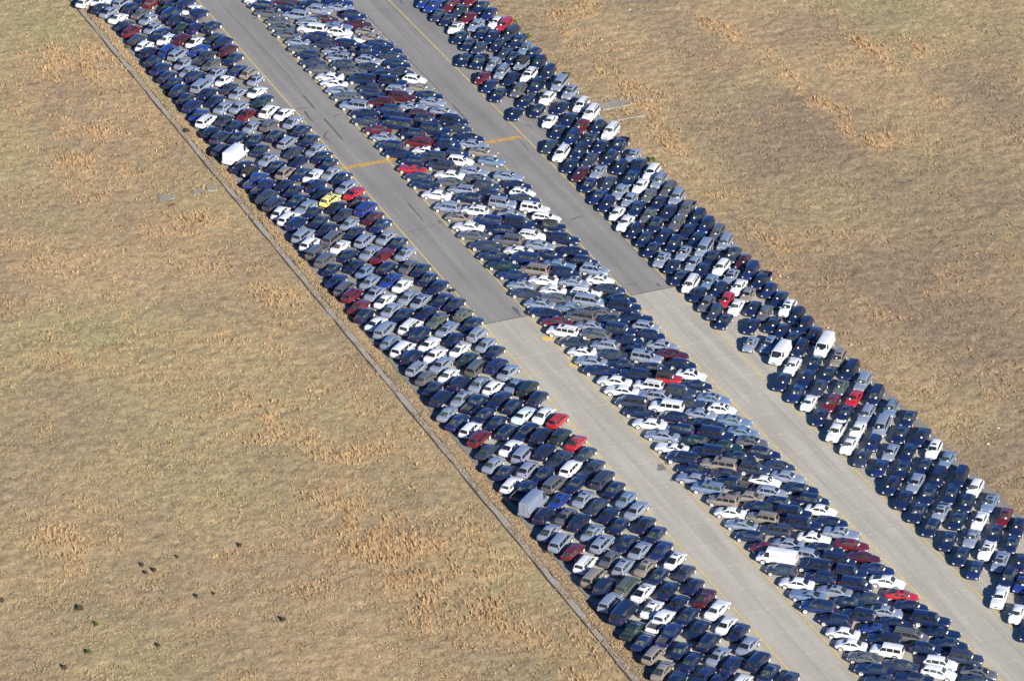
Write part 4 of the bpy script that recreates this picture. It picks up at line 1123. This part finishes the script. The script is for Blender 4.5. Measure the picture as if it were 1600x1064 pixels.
spec('u4', L=4.85, W=1.92, H=1.79, top=[(-2.42, .8), (-2.37, 1.10), (-2.15, 1.15), (-1, 1.14), (0, 1.12), (1.0, 1.12), (1.8, 1.08), (2.2, 1.0), (2.38, .84), (2.42, .62)], z0=.33, zb=1.12, zr=1.12, cab=(1.02, .50, -2.08, -2.36), panes=((-.08, .78), (-1.02, -.16), (-2.0, -1.12)), ax=(1.48, -1.38), r=.38, rails=1, rw=(.14, .86), wt=.72, clad=1, taper=.82, tz=1.0, th=.2, tw=.10)

def pick(t, c, i):
    h = (i * 7919 + 13) % 100
    if t == 's': return 's0' if h < 26 else 's1' if h < 46 else 's2' if h < 64 else 's4' if h < 80 else 's5' if h < 93 else 's3'
    if t == 'c': return 'c0' if h < 55 else 'c1'
    if t == 'h': return 'h0' if h < 36 else 'h1' if h < 74 else 'h2'
    if t == 'u': return 'u0' if h < 24 else 'u1' if h < 46 else 'u2' if h < 68 else 'u3' if h < 86 else 'u4'
    return {'m': 'm0', 'p': 'p0', 'v': 'v0', 'j': 'j0'}[t]

KIND_OF = {'sedan': 's', 'coupe': 'c', 'hatchback': 'h', 'SUV': 'u', 'minivan': 'm', 'pickup': 'p', 'van': 'v', 'off-roader': 'j'}
COLOUR_OF = {v[0]: k for k, v in COLS.items()}
# block: (short, nose side, heading in degrees clockwise from the runway direction)
BLOCKS = {'verge': ('A', '', 49.8), 'lanes nose left': ('B', 'l', -49.2), 'lanes nose right': ('B', 'r', 130.8), 'field': ('C', '', 222.5)}
cars = []
for block, kind, colour, places in CARS:
    band, d, heading = BLOCKS[block]
    t, c = KIND_OF[kind], COLOUR_OF[colour]
    for x, y in places:
        k = pick(t, c, int(x * 3 + y * 5))
        if t == 'v':
            if band == 'A' and c in 'ws': k = 'v1'
            if c == 'k': k = 'v2'
        sp = SPECS[k]
        X, Y = ground(x, y, .46 * sp['H'])
        cars.append(dict(t=t, c=c, band=band, d=d, key=k, px=x, py=y, X=X, Y=Y, hd=heading + random.gauss(0, 1.3), sc=random.uniform(.975, 1.025)))

# keep neighbours from running into each other (small nudges only)
P = np.array([(c['X'], c['Y']) for c in cars]); P0 = P.copy()
LW = np.array([(SPECS[c['key']]['L'] * c['sc'] / 2 + .06, SPECS[c['key']]['W'] / 2 + .10) for c in cars])
HD = np.array([math.radians(c['hd']) for c in cars])
fwd = np.stack([np.sin(HD), np.cos(HD)], 1); rgt = np.stack([np.cos(HD), -np.sin(HD)], 1)
pairs = [(i, j) for i in range(len(cars)) for j in range(i) if abs(P[i] - P[j]).max() < 6.6]
for it in range(60):
    moved = 0
    for i, j in pairs:
        d = P[i] - P[j]
        best = None
        for ax in (fwd[i], rgt[i], fwd[j], rgt[j]):
            s = d @ ax
            ov = sum(LW[q, 0] * abs(fwd[q] @ ax) + LW[q, 1] * abs(rgt[q] @ ax) for q in (i, j)) - abs(s)
            if ov <= 0: best = None; break
            if best is None or ov < best[0]: best = (ov, ax * (1 if s >= 0 else -1))
        if best and best[0] > 0.005:
            P[i] += best[1] * best[0] * .26; P[j] -= best[1] * best[0] * .26; moved += 1
    P += (P0 - P) * .02
    if not moved: break
for it in range(40):          # last passes without the pull back
    for i, j in pairs:
        d = P[i] - P[j]; best = None
        for ax in (fwd[i], rgt[i], fwd[j], rgt[j]):
            s = d @ ax
            ov = sum((LW[q, 0] - .04) * abs(fwd[q] @ ax) + (LW[q, 1] - .07) * abs(rgt[q] @ ax) for q in (i, j)) - abs(s)
            if ov <= 0: best = None; break
            if best is None or ov < best[0]: best = (ov, ax * (1 if s >= 0 else -1))
        if best and best[0] > 0.003:
            P[i] += best[1] * best[0] * .3; P[j] -= best[1] * best[0] * .3
print('car nudges: mean %.2f m, largest %.2f m' % (np.hypot(*(P - P0).T).mean(), np.hypot(*(P - P0).T).max()))
for c, p in zip(cars, P): c['X'], c['Y'] = float(p[0]), float(p[1])

# --- words for each car: look first, then its neighbours
KIND = {'s': ('sedan', 'sedan'), 'c': ('coupe', 'coupe'), 'h': ('hatchback', 'hatchback'), 'u': ('sport_utility_vehicle', 'SUV'), 'm': ('minivan', 'minivan'), 'p': ('pickup_truck', 'pickup'), 'v': ('cargo_van', 'van'), 'j': ('off_road_vehicle', 'off-roader')}
BLOCK = {'A': 'block by the grass verge', 'B': 'block between the lanes', 'C': 'block by the open field'}
GRP = {'A': 'parked beside the grass verge', 'B': 'parked between the two lanes', 'C': 'parked beside the open field'}
def short(c): return COLS[c['c']][0].replace('bright ', '').replace('dark red', 'maroon') + ' ' + KIND[c['t']][1]
for i, c in enumerate(cars):
    best = [None, None]
    for j, o in enumerate(cars):
        if j == i or o['band'] != c['band']: continue
        d = P[j] - P[i]; s = d @ rgt[i]; t = d @ fwd[i]
        if abs(t) < 2.6 and 1.2 < abs(s) < 4.2:
            q = 0 if s < 0 else 1
            sc = abs(s) + abs(t)
            if best[q] is None or sc < best[q][0]: best[q] = (sc, o)
    h = int(c['px'] * 37 + c['py'] * 61) % 100
    c['sunroof'] = (c['t'] in 'sc' and h < 30) or (c['t'] in 'hu' and h < 26)
    c['rails'] = h % 10 < 5
    c['papers'] = [] if (c['band'] == 'A') else ([0, 1] if c['d'] == 'r' and h % 3 else [(h % 4)] if h % 9 else [])
    if c['band'] == 'B' and c['d'] == 'l': c['papers'] = []
    look = COLS[c['c']][0] + ' ' + KIND[c['t']][1]
    if c['t'] == 'j': look += ' with black top'
    if c['t'] == 'p': look += ' with open bed'
    nb = [b[1] for b in best if b]
    if len(nb) == 2 and short(nb[0]) == short(nb[1]): where = ' between two ' + short(nb[0]) + 's'
    elif len(nb) == 2: where = ' between ' + short(nb[0]) + ' and ' + short(nb[1])
    elif nb: where = ' beside ' + short(nb[0])
    else: where = ' standing alone'
    c['label'] = look.replace(' with open bed', '') + where + ', ' + BLOCK[c['band']]
    c['gl'] = 0 if h % 5 < 2 else 1 if h % 5 < 4 else 2
    c['maroon'] = c['c'] == 'm' and h % 3 == 0

def ends(i):
    out = []
    for sgn in (1, -1):
        b = None
        for j, o in enumerate(cars):
            if j == i or o['band'] != cars[i]['band']: continue
            d = P[j] - P[i]; s = abs(d @ rgt[i]); t = sgn * (d @ fwd[i])
            if s < 1.7 and 3.0 < t < 8.0 and (b is None or t < b[0]): b = (t, o)
        out.append(b[1] if b else None)
    return out
for rnd in range(2):
    seen = {}
    for i, c in enumerate(cars): seen.setdefault(c['label'], []).append(i)
    for lab, ids in seen.items():
        if len(ids) < 2: continue
        for i in ids:
            fr, re_ = ends(i)
            tail = (', nose to ' + short(fr) if fr else ', nose clear') if rnd == 0 else (', tail to ' + short(re_) if re_ else ', tail clear')
            main, blk = lab.rsplit(', ', 1)
            cand = main + tail + ', ' + blk
            if len(cand.replace('-', ' ').split()) > 16: cand = main + tail + ', ' + blk.split()[-1] + ' block'
            if len(cand.replace('-', ' ').split()) <= 16: cars[i]['label'] = cand

pm_cache = {}
def part_mesh(sp, part, idx, c):
    if isinstance(part.mesh, bpy.types.Mesh): return part.mesh
    pm = MARO if c['maroon'] else COLS[c['c']][1]
    if part.painted == 'mirror':
        key = ('mirror', pm.name)
        if key not in pm_cache: pm_cache[key] = blob_mesh('mirror', .115, .075, .08, pm if c['c'] in 'wsrl' else M_TRIM)
        return pm_cache[key]
    if part.painted == 'glass':
        gi = c['gl'] if part.name != 'sunroof' else 0
        if part.name in ('side_window', 'rear_window') and sp['key'][0] in 'um': gi = 0 if c['gl'] < 2 else 1
        key = (sp['key'], idx, gi)
        if key not in pm_cache:
            v, f, m, mi, sm = part.mesh; pm_cache[key] = mk(part.name, v, f, [M_GLASS[gi]], mi, sm)
        return pm_cache[key]
    key = (sp['key'], idx, pm.name if part.painted else '')
    if key not in pm_cache:
        v, f, mats, mi, sm = part.mesh
        pm_cache[key] = mk(part.name, v, f, [m or pm for m in mats], mi, sm)
    return pm_cache[key]

# the smallest sedans past three hundred become one object
sed = sorted([c for c in cars if c['t'] == 's'], key=lambda c: -c['py'])
far = set(id(c) for c in sed[300:])
from mathutils import Matrix
acc = dict(v=[], n=0, loops=[], ls=[], lt=[], mi=[], mats=[], off=0, sm=[])
proto_root = {}
for c in cars:
    sp = SPECS[c['key']]
    rz = -math.radians(c['hd'])
    use = []
    for idx, p in enumerate(sp['parts']):
        if p.opt == 'sunroof' and not c['sunroof']: continue
        if p.opt == 'rails' and not c['rails']: continue
        use.append((p.name, part_mesh(sp, p, idx, c), p.loc, p.rz))
    for q in c['papers']: use.append(('paper_notice', sp['paper'][q], (0, 0, 0), 0))
    if id(c) in far:
        M0 = Matrix.Translation((c['X'], c['Y'], 0.0)) @ Matrix.Rotation(rz, 4, 'Z') @ Matrix.Scale(c['sc'], 4)
        for name, me, loc, pz in use:
            M = np.array(M0 @ Matrix.Translation(loc) @ Matrix.Rotation(pz, 4, 'Z'))
            nv = len(me.vertices); co = np.empty(nv * 3, np.float32); me.vertices.foreach_get('co', co); co = co.reshape(-1, 3)
            co = co @ M[:3, :3].T + M[:3, 3]
            nl = len(me.loops); li = np.empty(nl, np.int32); me.loops.foreach_get('vertex_index', li)
            npol = len(me.polygons); ls = np.empty(npol, np.int32); me.polygons.foreach_get('loop_start', ls)
            mi = np.empty(npol, np.int32); me.polygons.foreach_get('material_index', mi)
            sm = np.empty(npol, bool); me.polygons.foreach_get('use_smooth', sm)
            mp = []
            for m in me.materials:
                if m not in acc['mats']: acc['mats'].append(m)
                mp.append(acc['mats'].index(m))
            acc['v'].append(co); acc['loops'].append(li + acc['n']); acc['ls'].append(ls + acc['off']); acc['mi'].append(np.array(mp, np.int32)[mi]); acc['sm'].append(sm)
            acc['n'] += nv; acc['off'] += nl
        continue
    nm, cat = KIND[c['t']]
    root = bpy.data.objects.new(nm, None); col.objects.link(root)
    root.empty_display_size = .3
    root.location = (c['X'], c['Y'], .004); root.rotation_euler.z = rz; root.scale = (c['sc'] * (1 + .02 * math.sin(c['px'])), c['sc'] * (1 + .03 * math.sin(c['py'] * 1.7)), c['sc'] * (1 + .035 * math.sin(c['px'] * 2.3 + c['py'])))
    tag(root, c['label'], cat, cat + 's ' + GRP[c['band']])
    scr = None
    for name, me, loc, pz in use:
        o = bpy.data.objects.new(name, me); col.objects.link(o)
        o.parent = scr if (name == 'paper_notice' and scr) else root
        o.location = loc
        if pz: o.rotation_euler.z = pz
        if name == 'windscreen': scr = o
    c['root'] = root
me = bpy.data.meshes.new('far_parked_sedans')
V = np.concatenate(acc['v']); LI = np.concatenate(acc['loops']); LS = np.concatenate(acc['ls']).astype(np.int32); MI = np.concatenate(acc['mi']); SM = np.concatenate(acc['sm'])
me.vertices.add(len(V)); me.vertices.foreach_set('co', V.astype(np.float32).ravel())
me.loops.add(len(LI)); me.loops.foreach_set('vertex_index', LI.astype(np.int32))
me.polygons.add(len(LS)); me.polygons.foreach_set('loop_start', LS); me.polygons.foreach_set('material_index', MI.astype(np.int32)); me.polygons.foreach_set('use_smooth', SM)
for m in acc['mats']: me.materials.append(m)
me.update(calc_edges=True); me.validate()
me.set_sharp_from_angle(angle=math.radians(40))
o = bpy.data.objects.new('far_parked_sedans', me); col.objects.link(o)
tag(o, 'far rows of parked sedans in many colours on the asphalt', None, None, 'stuff')

# lettering and red marks on the white van that stands among the cars between the lanes
for c in cars:
    if c['t'] == 'v' and c['c'] == 'w' and c['band'] == 'B':
        sp = SPECS[c['key']]; hw = sp['W'] / 2; root = c['root']
        M_INK = simple('grey_lettering', (.16, .16, .18), .7); M_RED = simple('red_lettering', (.55, .05, .09), .7)
        root['label'] = 'white cargo van with grey lettering and red rear door marks'
        side = -1
        x = 1.02 * side; 
        for i, (y, w, h) in enumerate(((.75, .10, .16), (.60, .05, .15), (.48, .08, .13), (.10, .11, .17), (-.06, .07, .15), (-.20, .09, .15), (-.36, .05, .14), (-.72, .09, .13), (-.88, .05, .12))):
            h *= 1.5
            z = 1.42
            xx = side * (hw * .95 - (z - 1.13) * .21 + .03)
            v = [(xx, y - w / 2, z), (xx, y + w / 2, z), (xx - side * .035, y + w / 2, z + h), (xx - side * .035, y - w / 2, z + h)]
            mesh_obj('painted_letter', v, [(0, 1, 2, 3)], M_INK, root)
        yb = -sp['L'] / 2 - .03 + .10
        for k, xx in enumerate((-.35, .32)):
            for (dx, dz, w, h) in ((-.14, 0, .10, .42), (.02, .22, .22, .10), (.10, .0, .09, .30), (.0, .1, .3, .3)):
                z0 = 1.42 + dz; y0 = -sp['L'] / 2 + .025 + (z0 - 1.18) * .13 - .02
                v = [(xx + dx - w / 2, y0, z0), (xx + dx + w / 2, y0, z0), (xx + dx + w / 2, y0 + h * .13, z0 + h), (xx + dx - w / 2, y0 + h * .13, z0 + h)]
                mesh_obj('painted_mark', v, [(0, 1, 2, 3)], M_RED, root)
